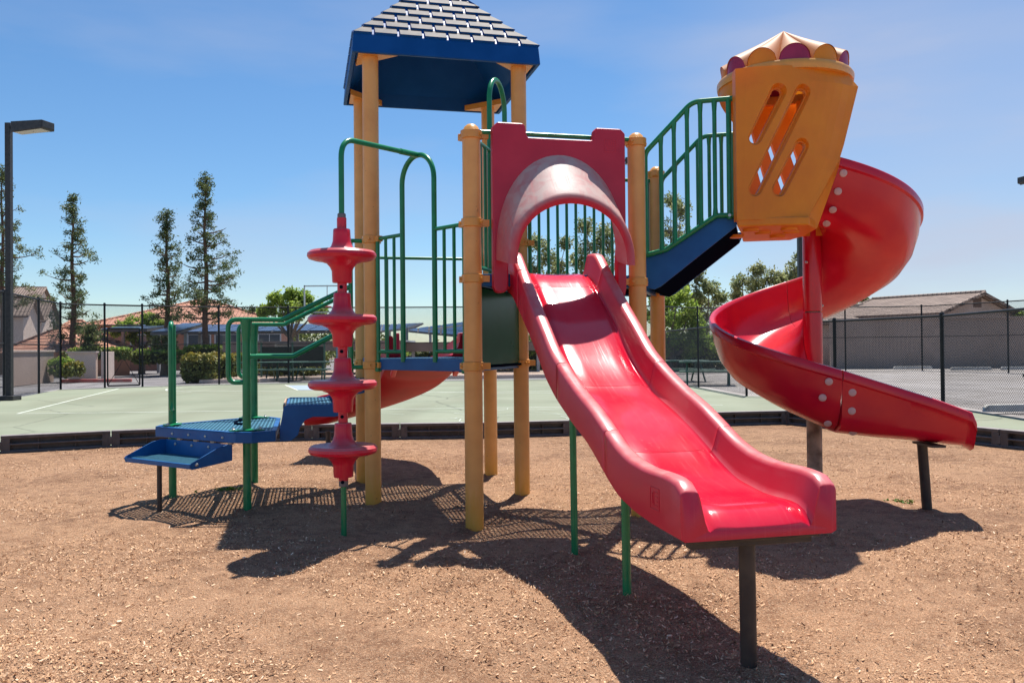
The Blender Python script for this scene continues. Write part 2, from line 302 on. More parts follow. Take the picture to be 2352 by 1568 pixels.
# mulch: one fine sheet, real relief
def mulch():
    xs = np.concatenate([np.arange(-9.5, -5, .25), np.arange(-5, 5, .06), np.arange(5, 9.6, .25)])
    ys = np.concatenate([np.arange(-1, 2.4, .3), np.arange(2.4, 7, .05), np.arange(7, 13.9, .12)])
    X, Y = np.meshgrid(xs, ys)
    bx = np.array([p[0] for p in BORD]); by = np.array([p[1] for p in BORD])
    Yl = np.interp(X[0], bx, by)+.03
    Y = np.minimum(Y, Yl[None, :]-(ys.max()-ys)[:, None]*1e-3)
    Z = np.vectorize(ground_z)(X, Y)
    Z += rng.normal(0, .0022, Z.shape)
    Z += ripple(X, Y)
    vs = np.stack([X.ravel(), Y.ravel(), Z.ravel()], 1); nx = len(xs); fs = []
    for j in range(len(ys)-1):
        for i in range(nx-1): a = j*nx+i; fs.append((a, a+1, a+nx+1, a+nx))
    m = bpy.data.materials.new('mulch'); m.use_nodes = True; nt = m.node_tree; N = nt.nodes; L = nt.links; b = N['Principled BSDF']; b.inputs['Roughness'].default_value = .95; b.inputs['Specular IOR Level'].default_value = .15
    tc = N.new('ShaderNodeTexCoord')
    def noise(s, d=6, dist=0): n = N.new('ShaderNodeTexNoise'); n.inputs['Scale'].default_value = s; n.inputs['Detail'].default_value = d; n.inputs['Distortion'].default_value = dist; L.new(tc.outputs['Object'], n.inputs['Vector']); return n
    big = noise(.9, 5); mid = noise(9, 6, .6); fine = noise(120, 4, 1.5)
    vor = N.new('ShaderNodeTexVoronoi'); vor.inputs['Scale'].default_value = 130; vor.inputs['Randomness'].default_value = 1
    mp = N.new('ShaderNodeMapping'); mp.inputs['Scale'].default_value = (1, 1.9, 1); L.new(tc.outputs['Object'], mp.inputs[0]); L.new(mp.outputs[0], vor.inputs['Vector'])
    r1 = N.new('ShaderNodeValToRGB'); e = r1.color_ramp.elements; e[0].position = .30; e[0].color = (.30, .155, .085, 1); e[1].position = .64; e[1].color = (.77, .46, .275, 1)
    L.new(fine.outputs['Fac'], r1.inputs[0])
    r2 = N.new('ShaderNodeValToRGB'); e = r2.color_ramp.elements; e[0].position = .38; e[0].color = (.60, .54, .52, 1); e[1].position = .56; e[1].color = (1.06, 1.04, 1.02, 1)
    ad = N.new('ShaderNodeMath'); ad.operation = 'ADD'; mu = N.new('ShaderNodeMath'); mu.operation = 'MULTIPLY'; mu.inputs[1].default_value = .5
    L.new(big.outputs['Fac'], ad.inputs[0]); L.new(mid.outputs['Fac'], ad.inputs[1]); L.new(ad.outputs[0], mu.inputs[0]); L.new(mu.outputs[0], r2.inputs[0])
    mx = N.new('ShaderNodeMix'); mx.data_type = 'RGBA'; mx.blend_type = 'MULTIPLY'; mx.inputs[0].default_value = 1; L.new(r1.outputs[0], mx.inputs[6]); L.new(r2.outputs[0], mx.inputs[7])
    sep = N.new('ShaderNodeSeparateColor'); L.new(vor.outputs['Color'], sep.inputs[0])
    mr = N.new('ShaderNodeMapRange'); mr.inputs[1].default_value = .72; mr.inputs[2].default_value = .95; mr.inputs[4].default_value = .55; L.new(sep.outputs[0], mr.inputs[0])
    mx2 = N.new('ShaderNodeMix'); mx2.data_type = 'RGBA'; mx2.inputs[7].default_value = (.82, .58, .38, 1); L.new(mr.outputs[0], mx2.inputs[0]); L.new(mx.outputs[2], mx2.inputs[6]); L.new(mx2.outputs[2], b.inputs['Base Color'])
    bp = N.new('ShaderNodeBump'); bp.inputs['Strength'].default_value = .9; bp.inputs['Distance'].default_value = .03
    a2 = N.new('ShaderNodeMath'); a2.operation = 'ADD'; L.new(fine.outputs['Fac'], a2.inputs[0]); L.new(sep.outputs[1], a2.inputs[1]); L.new(a2.outputs[0], bp.inputs['Height']); L.new(bp.outputs[0], b.inputs['Normal'])
    me = MB(); me.add(vs, fs); o = me.build('mulch_ground', m, smooth=180); struct(o)
    # loose wood chips lying on it
    n = 300000
    yy = 2.5+8.8*rng.random(n)**1.9; xx = (rng.random(n)*2-1)*(yy*.66+.3)
    bz = np.interp(xx, bx, by); pat = np.sin(xx*2.1+1.3*np.sin(yy*1.7))+np.sin(yy*2.9+1.1*np.sin(xx*1.3+1))+.7*np.sin(xx*5.3+yy*4.1)+.5*np.sin(xx*9.1-yy*7.7); ok = (yy < bz-.1) & (rng.random(n) < np.clip(.62+.30*pat, .10, 1)); xx = xx[ok]; yy = yy[ok]; n = len(xx)
    ln = .0030+.009*rng.random(n)**3.4; wd = ln*(.16+.3*rng.random(n)); a = rng.random(n)*2*pi; t1 = rng.normal(0, .45, n); t2 = rng.normal(0, .5, n)
    zz = np.array([ground_z(x, y) for x, y in zip(xx, yy)])+ripple(xx, yy)+.0045+.004*rng.random(n)
    ux = np.stack([np.cos(a)*np.cos(t1), np.sin(a)*np.cos(t1), np.sin(t1)], 1)*ln[:, None]
    uy = np.stack([-np.sin(a)*np.cos(t2), np.cos(a)*np.cos(t2), np.sin(t2)], 1)*wd[:, None]
    C = np.stack([xx, yy, zz], 1)
    V = np.stack([C-ux-uy*.7, C+ux*.9-uy, C+ux+uy*.8, C-ux*.85+uy], 1).reshape(-1, 3)
    me = bpy.data.meshes.new('wood_chips'); me.vertices.add(4*n); me.vertices.foreach_set('co', V.ravel()); me.loops.add(4*n); me.loops.foreach_set('vertex_index', np.arange(4*n))
    me.polygons.add(n); me.polygons.foreach_set('loop_start', np.arange(0, 4*n, 4)); me.update(calc_edges=True)
    mc = bpy.data.materials.new('chips'); mc.use_nodes = True; nt = mc.node_tree; N = nt.nodes; L = nt.links; b = N['Principled BSDF']; b.inputs['Roughness'].default_value = .8; b.inputs['Specular IOR Level'].default_value = .2
    g = N.new('ShaderNodeNewGeometry'); r = N.new('ShaderNodeValToRGB'); e = r.color_ramp.elements; e[0].position = 0; e[0].color = (.15, .07, .04, 1); e[1].position = 1; e[1].color = (.90, .70, .50, 1)
    q = e.new(.35); q.color = (.50, .285, .150, 1); q = e.new(.9); q.color = (.78, .50, .30, 1)
    L.new(g.outputs['Random Per Island'], r.inputs[0]); L.new(r.outputs[0], b.inputs['Base Color'])
    me.materials.append(mc); o = bpy.data.objects.new('wood_chips', me); COL.objects.link(o); o['kind'] = 'stuff'; o['label'] = 'loose wood chips strewn over the brown play area'; o['category'] = 'wood chips'
mulch()
# terrain under everything
M_soil = mat('dry_soil', (.22, .17, .12), .95, (.30, .24, .17), .4)
o = MB().add([(-900, -300, -.35), (900, -300, -.35), (900, 1500, -.35), (-900, 1500, -.35)], [(0, 1, 2, 3)]).build('ground', M_soil); struct(o)
M_asph = mat('asphalt', (.17, .16, .165), .9, (.23, .215, .215), .5, bump=.3, bscale=80)
M_asph2 = mat('pale_asphalt', (.245, .225, .215), .9, (.31, .285, .27), .35, bump=.3, bscale=60)
o = MB().add([(-90, 6, -.05), (4.5, 6, -.05), (4.5, 120, -.05), (-90, 120, -.05)], [(0, 1, 2, 3)]).build('road', M_asph); struct(o)
o = MB().add([(4.5, 6, -.046), (90, 4, -.046), (90, 22, -.04), (4.5, 22, -.04), (90, 46, .10), (4.5, 46, .10)], [(0, 1, 2, 3), (3, 2, 4, 5)]).build('parking_lot', M_asph2); struct(o)
M_court = mat('court_green', (.178, .202, .135), .85, (.225, .242, .170), .45, ndetail=10, nlo=.3, nhi=.7, bump=.1, bscale=40)
def worn(m, lo, sc_, st=(1, 1, 1)):
    nt = m.node_tree; N = nt.nodes; L = nt.links; b = N['Principled BSDF']; src = b.inputs['Base Color'].links[0].from_socket; tc = N.new('ShaderNodeTexCoord'); mp = N.new('ShaderNodeMapping'); mp.inputs['Scale'].default_value = st; L.new(tc.outputs['Object'], mp.inputs[0])
    n = N.new('ShaderNodeTexNoise'); n.inputs['Scale'].default_value = sc_; n.inputs['Detail'].default_value = 9; n.inputs['Distortion'].default_value = .8; L.new(mp.outputs[0], n.inputs['Vector'])
    r = N.new('ShaderNodeValToRGB'); e = r.color_ramp.elements; e[0].position = .36; e[0].color = (lo, lo*.97, lo*.93, 1); e[1].position = .60; e[1].color = (1.05, 1.05, 1.05, 1); L.new(n.outputs['Fac'], r.inputs[0])
    v = N.new('ShaderNodeTexVoronoi'); v.feature = 'DISTANCE_TO_EDGE'; v.inputs['Scale'].default_value = .22; n3 = N.new('ShaderNodeTexNoise'); n3.inputs['Scale'].default_value = 2.2; n3.inputs['Detail'].default_value = 6; L.new(tc.outputs['Object'], n3.inputs['Vector']); av = N.new('ShaderNodeMix'); av.data_type = 'VECTOR'; av.inputs[0].default_value = .12; L.new(tc.outputs['Object'], av.inputs[4]); L.new(n3.outputs['Color'], av.inputs[5]); L.new(av.outputs[1], v.inputs['Vector'])
    cr_ = N.new('ShaderNodeMapRange'); cr_.inputs[1].default_value = .0; cr_.inputs[2].default_value = .006; cr_.inputs[3].default_value = .55; cr_.inputs[4].default_value = 1; L.new(v.outputs['Distance'], cr_.inputs[0])
    mx = N.new('ShaderNodeMix'); mx.data_type = 'RGBA'; mx.blend_type = 'MULTIPLY'; mx.inputs[0].default_value = 1; L.new(src, mx.inputs[6]); L.new(r.outputs[0], mx.inputs[7])
    m2 = N.new('ShaderNodeMix'); m2.data_type = 'RGBA'; m2.blend_type = 'MULTIPLY'; m2.inputs[0].default_value = 1; L.new(mx.outputs[2], m2.inputs[6]); L.new(cr_.outputs[0], m2.inputs[7]); L.new(m2.outputs[2], b.inputs['Base Color'])
worn(M_court, .86, .35, (1, .35, 1)); worn(M_asph2, .78, .5); worn(M_asph, .8, .5)
M_line = mat('court_line', (.72, .74, .66), .7, (.55, .6, .5), 3)
M_key = mat('court_key_blue', (.24, .31, .42), .8, (.30, .36, .46), 1)
FL = [(-12.5, 19.0), (-13.55, 22.8), (-14.5, 26.2), (-15.1, 28.6)]           # left fence line on the ground
BK = [(-15.1, 28.6), (-14.1, 29.6), (-13.1, 30.3), (-10.9, 31.8), (-8.5, 32.5), (-5.7, 33.0), (-3.0, 33.3), (2.0, 33.7), (5.6, 34.0)]
RT = [(8.2, 10.8), (8.45, 14.0), (8.65, 17.2), (7.62, 20.2), (5.8, 21.2), (5.7, 26.2), (5.6, 34.0)]
bp = [p for p in BORD[1:-1]]
poly = [(-10.5, 8.0)]+[(p[0], p[1]+.07) for p in bp]+[(8.9, 8.0)]+[(p[0]-.06, p[1]) for p in RT]+[(p[0], p[1]-.03) for p in BK[::-1]]+[(p[0]+.1, p[1]) for p in FL[::-1][1:]]+[(-12.3, 17.0)]
import bmesh
bm = bmesh.new(); f = bm.faces.new([bm.verts.new((x, y, 0)) for x, y in poly]); bmesh.ops.triangulate(bm, faces=[f]); me = bpy.data.meshes.new('sports_court'); bm.to_mesh(me); bm.free()
me.materials.append(M_court); o = bpy.data.objects.new('sports_court', me); COL.objects.link(o); struct(o)
if me.polygons[0].normal.z < 0: me.flip_normals()
def gpt(u, v, z=0.):
    r = ray(u, v); k = (z-CH)/r[2]; return np.array([r[0]*k, r[1]*k])
def lines():
    m = MB()
    def ln(p, q, w=.05, z=.004):
        p = np.array(p, float); q = np.array(q, float); d = (q-p)/np.linalg.norm(q-p); n = np.array([-d[1], d[0]])*w/2
        m.add([P3(p-n, z), P3(q-n, z), P3(q+n, z), P3(p+n, z)], [(0, 1, 2, 3)])
    K = gpt(40, 950); ln(K, gpt(274, 892)); ln(K, gpt(1660, 930)); ln(gpt(380, 897), gpt(1350, 903))
    ar = [gpt(u, v) for u, v in ((420, 890.5), (392, 891.5), (381, 894), (383, 896.5), (400, 898.5), (440, 900))]
    for a, b in zip(ar[:-1], ar[1:]): ln(a, b, .05)
    ln(gpt(655, 884), gpt(684, 896)); ln(gpt(684, 896), gpt(790, 896.5)); ln(gpt(655, 884), gpt(780, 884))
    ln(gpt(900, 902), gpt(1340, 897), .05, .005)
    struct(m.build('court_lines', M_line))
    k = MB(); q = [gpt(659, 885.0), gpt(686, 895.2), gpt(790, 895.7), gpt(780, 885.0)]; k.add([P3(p, .004) for p in q], [(0, 1, 2, 3)]); struct(k.build('court_key', M_key))
    # chalk scribbles
    ch = MB(); rs = random.Random(3)
    for k in range(26):
        p = np.array([rs.uniform(-2.2, 3.2), rs.uniform(13.6, 19)]); a = rs.uniform(0, pi); pts = [p]
        for j in range(rs.randint(2, 5)): a += rs.uniform(-.8, .8); p = p+np.array([math.cos(a), math.sin(a)])*rs.uniform(.15, .5); pts.append(p)
        for a0, b0 in zip(pts[:-1], pts[1:]):
            d = (b0-a0)/np.linalg.norm(b0-a0); n = np.array([-d[1], d[0]])*.009; z = .006+k*.0001
            ch.add([P3(a0-n, z), P3(b0-n, z), P3(b0+n, z), P3(a0+n, z)], [(0, 1, 2, 3)])
    struct(ch.build('chalk_marks', mat('chalk', (.5, .55, .47), .9)))
lines()

# ---- plastic border timbers round the mulch, each a thing
def border():
    proto = None; Lp = 1.18
    names = ['near the left edge of the photo', 'left of the blue step', 'behind the blue step', 'behind the blue transfer deck', 'behind the S-shaped steps', 'behind the red disc climber', 'between the red discs and the front post', 'behind the front yellow post', 'behind the top of the wave slide', 'behind the wave slide side', 'left of the spiral slide pole', 'behind the spiral slide pole', 'hidden beside the spiral exit', 'behind the spiral slide exit', 'right of the spiral slide exit', 'at the right edge of the photo']
    for i in range(len(BORD)-1):
        p = np.array(BORD[i]); q = np.array(BORD[i+1]); L0 = np.linalg.norm(q-p); a = math.atan2(q[1]-p[1], q[0]-p[0]); mid = (p+q)/2
        if i in (12,): pass
        r = thing('border_timber', 'dark plastic border timber '+names[i], 'border', (mid[0], mid[1], 0), 0, 'border timbers round the mulch'); 
        ux = np.array([math.cos(a), math.sin(a), 0]); uy = np.array([-math.sin(a), math.cos(a), 0]); c = P3(mid, 0); ax = [ux, uy, [0, 0, 1]]
        m = MB(); Lb = L0-.015
        m.box(c+uy*.045+[0, 0, .10], (Lb, .03, .235), ax)              # back web
        m.box(c+[0, 0, .197], (Lb, .115, .042), ax)                    # top cap
        m.box(c+[0, 0, .105]+uy*(-.005), (Lb-.16, .10, .022), ax)        # middle rib
        m.box(c+[0, 0, .0]+uy*(-.005), (Lb, .10, .06), ax)              # bottom flange
        for s in (-1, 1): m.box(c+ux*s*(Lb/2-.05)+[0, 0, .1]+uy*(-.0045), (.10, .098, .155), ax)
        for s in (-.17, .17): m.box(c+ux*s*Lb+[0, 0, .1]+uy*.012, (.02, .05, .155), ax)
        m.build('timber_body', M_border, r, bevel=.008)
        st = MB(); e = c+ux*(Lb/2)+uy*(-.035); st.box(e+[0, 0, .09], (.05, .05, .10), ax); st.box(e+[0, 0, .0]+ux*.0, (.09, .05, .05), ax); st.build('joint_stake', M_border, r, bevel=.005)
border()

# ---- chain link fences with real woven wire (drawn as straight diagonals)
def wire_panel(m, p, q, z0, z1, pitch=.062, r=.0022):
    p = np.array(p, float); q = np.array(q, float); L0 = np.linalg.norm(q-p); d = (q-p)/L0; H0 = z1-z0
    nrm = np.array([-d[1], d[0], 0])
    k = -H0; i = 0
    while k < L0:
        for sgn in (1, -1):
            a0, a1 = max(k, 0), min(k+H0, L0)
            if a1-a0 < .02: continue
            za, zb = a0-k, a1-k
            if sgn < 0: za, zb = H0-za, H0-zb
            A = np.array([p[0]+d[0]*a0, p[1]+d[1]*a0, z0+za]); B = np.array([p[0]+d[0]*a1, p[1]+d[1]*a1, z0+zb])
            t = (B-A)/np.linalg.norm(B-A); w_ = np.cross(nrm, t)*r; o_ = nrm*r*(1 if sgn > 0 else -1)
            m.add([A-w_, A+o_, A+w_, A-o_, B-w_, B+o_, B+w_, B-o_], [(0, 4, 5, 1), (1, 5, 6, 2), (2, 6, 7, 3), (3, 7, 4, 0)])
        k += pitch
def fence(pts, H0, label, posts=True, pitch=.062, wr=.0022, pr=.035, mid=True, wire=None, zb=0., skip=()):
    r = thing('chain_link_fence', label, 'fence', (pts[0][0], pts[0][1], zb), 0, 'chain link fences round the courts'); wm = MB(); rl = MB(); ml_ = MB()
    for i, p in enumerate(pts):
        if i in skip: continue
        MB().tube([P3(p, zb-.05), P3(p, zb+H0+.03)], pr, 10).lathe([(pr*1.2, 0), (pr*1.2, .03), (pr*.6, .06)], P3(p, zb+H0+.02), 10).build('post', M_fence, r, smooth=40)
    for p, q in zip(pts[:-1], pts[1:]):
        wire_panel(wm, p, q, zb+.03, zb+H0, pitch, wr)
        rl.tube([P3(p, zb+H0), P3(q, zb+H0)], .024, 8)
        if mid: ml_.tube([P3(p, zb+H0*.52), P3(q, zb+H0*.52)], .016, 6)
    wm.build('wire_mesh', wire or M_wire, r); rl.build('top_rail', M_fence, r, smooth=40)
    if mid: ml_.build('middle_rail', M_fence, r, smooth=40)
    return r
fence(FL, 2.86, 'tall black chain link fence beside the lamp post on the left', zb=0)
fence([BK[0], BK[1]], 2.86, 'short fence bay left of the court gate', mid=True)
fence(BK[2:], 2.86, 'tall chain link fence across the back of the green court')
# the gate
g = thing('gate', 'tall black chain link gate with a transom in the back fence', 'gate', (BK[1][0], BK[1][1], 0))
gp, gq = np.array(BK[1]), np.array(BK[2]); gd = (gq-gp)/np.linalg.norm(gq-gp); gL = np.linalg.norm(gq-gp)
fr = MB(); 
for s in (.09, gL-.09): fr.tube([P3(gp+gd*s, .06), P3(gp+gd*s, 2.05)], .028, 8)
for z in (.06, 2.05): fr.tube([P3(gp+gd*.09, z), P3(gp+gd*(gL-.09), z)], .028, 8)
fr.tube([P3(gp+gd*.09, .06), P3(gp+gd*gL*.5, 1.0), P3(gp+gd*(gL-.09), .06)], .012, 6)
fr.build('gate_frame', M_fence, g, smooth=40)
m = MB(); wire_panel(m, gp+gd*.1, gp+gd*(gL-.1), .08, 2.04); m.build('gate_mesh', M_wire, g)
for z in (2.16, 2.86): MB().tube([P3(gp, z), P3(gq, z)], .028, 8).build('transom_bar', M_fence, g, smooth=40)
m = MB(); wire_panel(m, gp, gq, 2.17, 2.85); m.build('transom_mesh', M_wire, g)
lt = MB(); lt.box(P3(gp+gd*(gL-.05), 1.05), (.12, .06, .1)); lt.build('latch', M_fence, g)
fence(RT[:4], 1.80, 'lower black chain link fence beside the parking area on the right', pitch=.060, wr=.0034, mid=False, wire=M_wire, pr=.04)
fence(RT[3:], 1.80, 'green topped chain link fence running back behind the spiral slide', pitch=.058, wr=.002, mid=False, pr=.03)
FR = [(5.6, 36.0), (8.3, 38.2), (10.8, 39.0), (15.2, 39.0), (18.5, 38.6), (20.3, 35.0), (21.6, 31.0)]
fence(FR, 2.87, 'far tall chain link fence in front of the beige garages', zb=.09, wr=.0026)

# ---- lamp posts
def lamp(name, base, Hl, arm, ang, label, thick=.055, headL=.75):
    r = thing('street_lamp', label, 'street lamp', base, 0, 'box head lamp posts'); b = np.array(base, float)
    MB().box(b+[0, 0, Hl/2], (thick*2, thick*2, Hl)).build('pole', M_black, r, bevel=.008)
    d = np.array([math.cos(ang), math.sin(ang), 0])
    MB().box(b+[0, 0, .06], (.4, .4, .12)).build('base_plate', M_black, r, bevel=.01)
    MB().bar(b+[0, 0, Hl-.12], b+d*arm+[0, 0, Hl-.12], .06, .08).build('arm', M_black, r)
    h = MB(); n = np.array([-d[1], d[0], 0]); a = b+d*arm+[0, 0, Hl-.12]; secs = []
    for s, hh, ww in ((0, .19, .17), (headL, .15, .22), (headL+.02, .13, .20)):
        c = a+d*s; top = .11 if s == 0 else .11-.04*s; secs.append([c-n*ww+[0, 0, top], c+n*ww+[0, 0, top], c+n*ww+[0, 0, top-hh*1.4], c-n*ww+[0, 0, top-hh*1.4]])
    h.loft(secs).build('lamp_head', M_black, r, bevel=.01)
    MB().box(a+d*headL*.55+[0, 0, -.155], (.02, .02, .01)).build('lamp_sensor', M_black, r)
    lens = MB(); lens.add([a+d*.06-n*.14+[0, 0, -.172], a+d*.06+n*.14+[0, 0, -.172], a+d*(headL-.06)+n*.17+[0, 0, -.145], a+d*(headL-.06)-n*.17+[0, 0, -.145]], [(0, 1, 2, 3)])
    lens.build('lamp_lens', mat('lens', (.55, .52, .45), .3), r)
    return r
p = at(20, 300, 22.3); lamp('l', (p[0], 22.3, 0), at(20, 283, 22.3)[2], .22, R(-14), 'black box head lamp post rising beside the left fence', .07, 1.0)
p = at(1431, 500, 36); lamp('l', (p[0]+.02, 37.5, .1), at(1431, 368, 37.5)[2], .3, R(-5), 'distant dark lamp post seen just left of the yellow post behind the hood', .10, .9)
p = at(1839, 600, 21.5); lamp('l', (p[0], 21.5, 0), 6.9, -.3, R(5), 'dark lamp post between the turret and the spiral slide', .07, .9)
p = at(2362, 400, 30); lamp('l', (p[0], 30, .05), at(2362, 415, 30)[2]+.1, .15, R(190), 'dark lamp post whose head pokes in at the right edge', .08, .1)

# ================================================================== background buildings
def tile_mat(name, c1, c2, rows=3.2, cols=3.6):
    m = mat(name, c1, .75, c2, 1.3, ndetail=10); nt = m.node_tree; N = nt.nodes; L = nt.links; b = N['Principled BSDF']
    uv = N.new('ShaderNodeUVMap'); sx = N.new('ShaderNodeSeparateXYZ'); L.new(uv.outputs[0], sx.inputs[0])
    def wave(i, k, fn):
        a = N.new('ShaderNodeMath'); a.operation = 'MULTIPLY'; a.inputs[1].default_value = k; L.new(sx.outputs[i], a.inputs[0])
        c = N.new('ShaderNodeMath'); c.operation = fn; L.new(a.outputs[0], c.inputs[0]); return c
    row = wave(1, rows, 'FRACT'); col = wave(0, cols*2*pi, 'SINE')
    bp = N.new('ShaderNodeBump'); bp.inputs['Strength'].default_value = 1; bp.inputs['Distance'].default_value = .06
    a = N.new('ShaderNodeMath'); a.operation = 'MULTIPLY_ADD'; a.inputs[1].default_value = .6; L.new(col.outputs[0], a.inputs[0]); 
    inv = N.new('ShaderNodeMath'); inv.operation = 'SUBTRACT'; inv.inputs[0].default_value = 1.3; L.new(row.outputs[0], inv.inputs[1]); L.new(inv.outputs[0], a.inputs[2])
    L.new(a.outputs[0], bp.inputs['Height']); L.new(bp.outputs[0], b.inputs['Normal'])
    # dark gap at each course lip
    gt = N.new('ShaderNodeMath'); gt.operation = 'LESS_THAN'; gt.inputs[1].default_value = .30; L.new(row.outputs[0], gt.inputs[0])
    src = b.inputs['Base Color'].links[0].from_socket; mx = N.new('ShaderNodeMix'); mx.data_type = 'RGBA'; mx.blend_type = 'MULTIPLY'
    ml = N.new('ShaderNodeMath'); ml.operation = 'MULTIPLY'; ml.inputs[1].default_value = .9; L.new(gt.outputs[0], ml.inputs[0]); L.new(ml.outputs[0], mx.inputs[0]); L.new(src, mx.inputs[6]); mx.inputs[7].default_value = (.2, .13, .11, 1); L.new(mx.outputs[2], b.inputs['Base Color'])
    return m
M_tileR = tile_mat('terracotta_tiles', (.46, .19, .11), (.58, .29, .19))
M_tileB = tile_mat('brown_tiles', (.20, .135, .105), (.30, .215, .17))
M_stucco = mat('beige_stucco', (.70, .54, .45), .9, (.76, .60, .51), .6, bump=.3, bscale=30)
M_stucco2 = mat('brown_stucco', (.40, .29, .235), .9, (.48, .36, .30), .5, bump=.2, bscale=20)
M_orangew = mat('salmon_stucco', (.45, .20, .12), .9, (.52, .25, .16), .5, bump=.2, bscale=30)
M_trim = mat('brown_trim', (.13, .08, .06), .8)
M_white = mat('white_frame', (.6, .6, .58), .6)
M_glass = mat('window_glass', (.10, .12, .14), .08, spec=.8)
M_blind = mat('window_blind', (.52, .53, .52), .7)
def roof_quad(m, q, uvs_scale=1.):
    m.add(q, [(0, 1, 2, 3) if len(q) == 4 else (0, 1, 2)])
def set_uv(o):
    me = o.data; uv = me.uv_layers.new(name='UVMap')
    for p in me.polygons:
        vs = [me.vertices[i].co for i in p.vertices]; n = p.normal
        if n.z < 0: n = -n
        h = Vector((-n.y, n.x, 0)) if abs(n.x)+abs(n.y) > 1e-4 else Vector((1, 0, 0)); h.normalize(); up = n.cross(h); 
        if up.z < 0: up = -up
        for li in p.loop_indices:
            co = me.vertices[me.loops[li].vertex_index].co; uv.data[li].uv = (co.dot(h), co.dot(up))
def house(name, label, fl, fr_, depth, eave, ridge, base=0, kind='gable', wall=None, tile=None, over=.4, windows=(), vent=False, thick=.16, cat='house'):
    """fl, fr_: front-left and front-right ground corners; ridge runs parallel to the front ('gable') or is a hip"""
    fl = np.array(fl, float); fr_ = np.array(fr_, float); d = fr_-fl; W = np.linalg.norm(d); d /= W; n = np.array([-d[1], d[0]])
    r = thing(name, label, cat, (fl[0], fl[1], base)); wall = wall or M_stucco; tile = tile or M_tileB
    c = [fl, fr_, fr_+n*depth, fl+n*depth]; mid0 = fl+n*depth/2; mid1 = fr_+n*depth/2
    wv = [P3(p, base-.05) for p in c]+[P3(p, eave) for p in c]; wf = [(0, 1, 5, 4), (2, 3, 7, 6)]
    if kind == 'gable':
        k = (ridge-eave)*.98; wv += [P3(mid0, eave+k), P3(mid1, eave+k)]; wf += [(1, 2, 6, 9, 5), (3, 0, 4, 8, 7)]
    else: wf += [(1, 2, 6, 5), (3, 0, 4, 7), (4, 5, 6, 7)]
    MB().add(wv, wf).build('wall', wall, r)
    sl = (ridge-eave)/(depth/2); o3 = over; ez = eave-sl*o3+.06; rz = ridge+.06; m = MB(); t = np.array([0, 0, -thick])
    D = np.array([d[0], d[1], 0]); Nn = np.array([n[0], n[1], 0])
    if kind == 'gable':
        a = P3(fl, ez)-D*o3-Nn*o3; b = P3(fr_, ez)+D*o3-Nn*o3; r0 = P3(mid0, rz)-D*o3; r1 = P3(mid1, rz)+D*o3
        a2 = P3(fl, ez)-D*o3+Nn*(depth+o3); b2 = P3(fr_, ez)+D*o3+Nn*(depth+o3)
        m.extrude([a, b, r1, r0], t); m.extrude([r0, r1, b2, a2], t)
    else:
        hs = min(depth/2, W/2-.3); a = P3(fl, ez)-D*o3-Nn*o3; b = P3(fr_, ez)+D*o3-Nn*o3; c2 = P3(fr_, ez)+D*o3+Nn*(depth+o3); d2 = P3(fl, ez)-D*o3+Nn*(depth+o3)
        r0 = P3(mid0, rz)+D*hs; r1 = P3(mid1, rz)-D*hs
        m.add([a, b, c2, d2, r0, r1], [(0, 1, 5, 4), (1, 2, 5), (2, 3, 4, 5), (3, 0, 4), (0, 3, 2, 1)])
    o = m.build('roof', tile, r); set_uv(o)
    # rounded ridge and hip caps
    cap = MB(); cap.tube([r0+[0, 0, .02], r1+[0, 0, .02]], .09, 8)
    if kind != 'gable':
        for e, q in ((a, r0), (b, r1), (c2, r1), (d2, r0)): cap.tube([e+np.array([0, 0, .02]), q+np.array([0, 0, .02])], .08, 8)
    else:
        for e, q in ((a, r0), (b, r1)): cap.tube([e, q], .07, 8)
    cap.build('roof_ridge', tile, o); set_uv(o.children[0])
    for (s0, s1, z0, z1, gl) in windows:      # along the front
        p0 = P3(fl+d*s0, z0)-Nn*.03; p1 = P3(fl+d*s1, z1)-Nn*.03; cc = (p0+p1)/2; w0 = s1-s0; h0 = z1-z0
        f = MB(); ax = [D, Nn, [0, 0, 1]]
        for sx in (-1, 1): f.box(cc+D*sx*(w0/2), (.09, .08, h0+.18), ax)
        for sz in (-1, 1): f.box(cc+np.array([0, 0, sz*h0/2]), (w0-.09, .08, .09), ax)
        f.box(cc, (.05, .07, h0-.09), ax)
        fo = f.build('window', M_white, r)
        MB().box(cc+Nn*.012, (w0-.09, .02, h0-.09), ax).build('pane', gl, fo)
    if vent:
        q = P3(mid1, eave+(ridge-eave)*.38)+D*.02; f = MB()
        for k in range(4): f.box(q+np.array([0, 0, k*.12]), (.05, .55, .06), [D, Nn, [0, 0, 1]])
        f.box(q+np.array([0, 0, .18])-D*.01, (.03, .7, .6), [D, Nn, [0, 0, 1]]); f.build('vent', M_trim, r)
    return r
# left beige houses with tiled roofs
def house_px(name, label, ul, Yl, ur, Yr, depth, ve, vr, **kw):
    a = (gx(ul, Yl), Yl); b = (gx(ur, Yr), Yr); ey = (Yl+Yr)/2
    return house(name, label, a, b, depth, at(ur, ve, Yr)[2], at(ur, vr, Yr+1.5)[2], **kw)
house('house', 'beige two storey house with a blinds covered window, left edge', (-48.5, 67.0), (-40.0, 70.0), 6.4, 4.4, 5.95, windows=((6.6, 7.9, 2.35, 3.9, M_blind),), tile=M_tileB)
house('house', 'beige gabled house half hidden behind the first, by the left fence', (-54.7, 81.2), (-46.2, 84.0), 8.0, 4.5, 6.7, tile=M_tileB)
house('house', 'tallest beige tiled house behind, cut by the left edge', (-68, 92.0), (-54.0, 96.5), 10, 7.0, 8.9, tile=M_tileB)
o = MB(); a, b = (gx(-60, 30), 32.0), (gx(116, 37), 37.0)
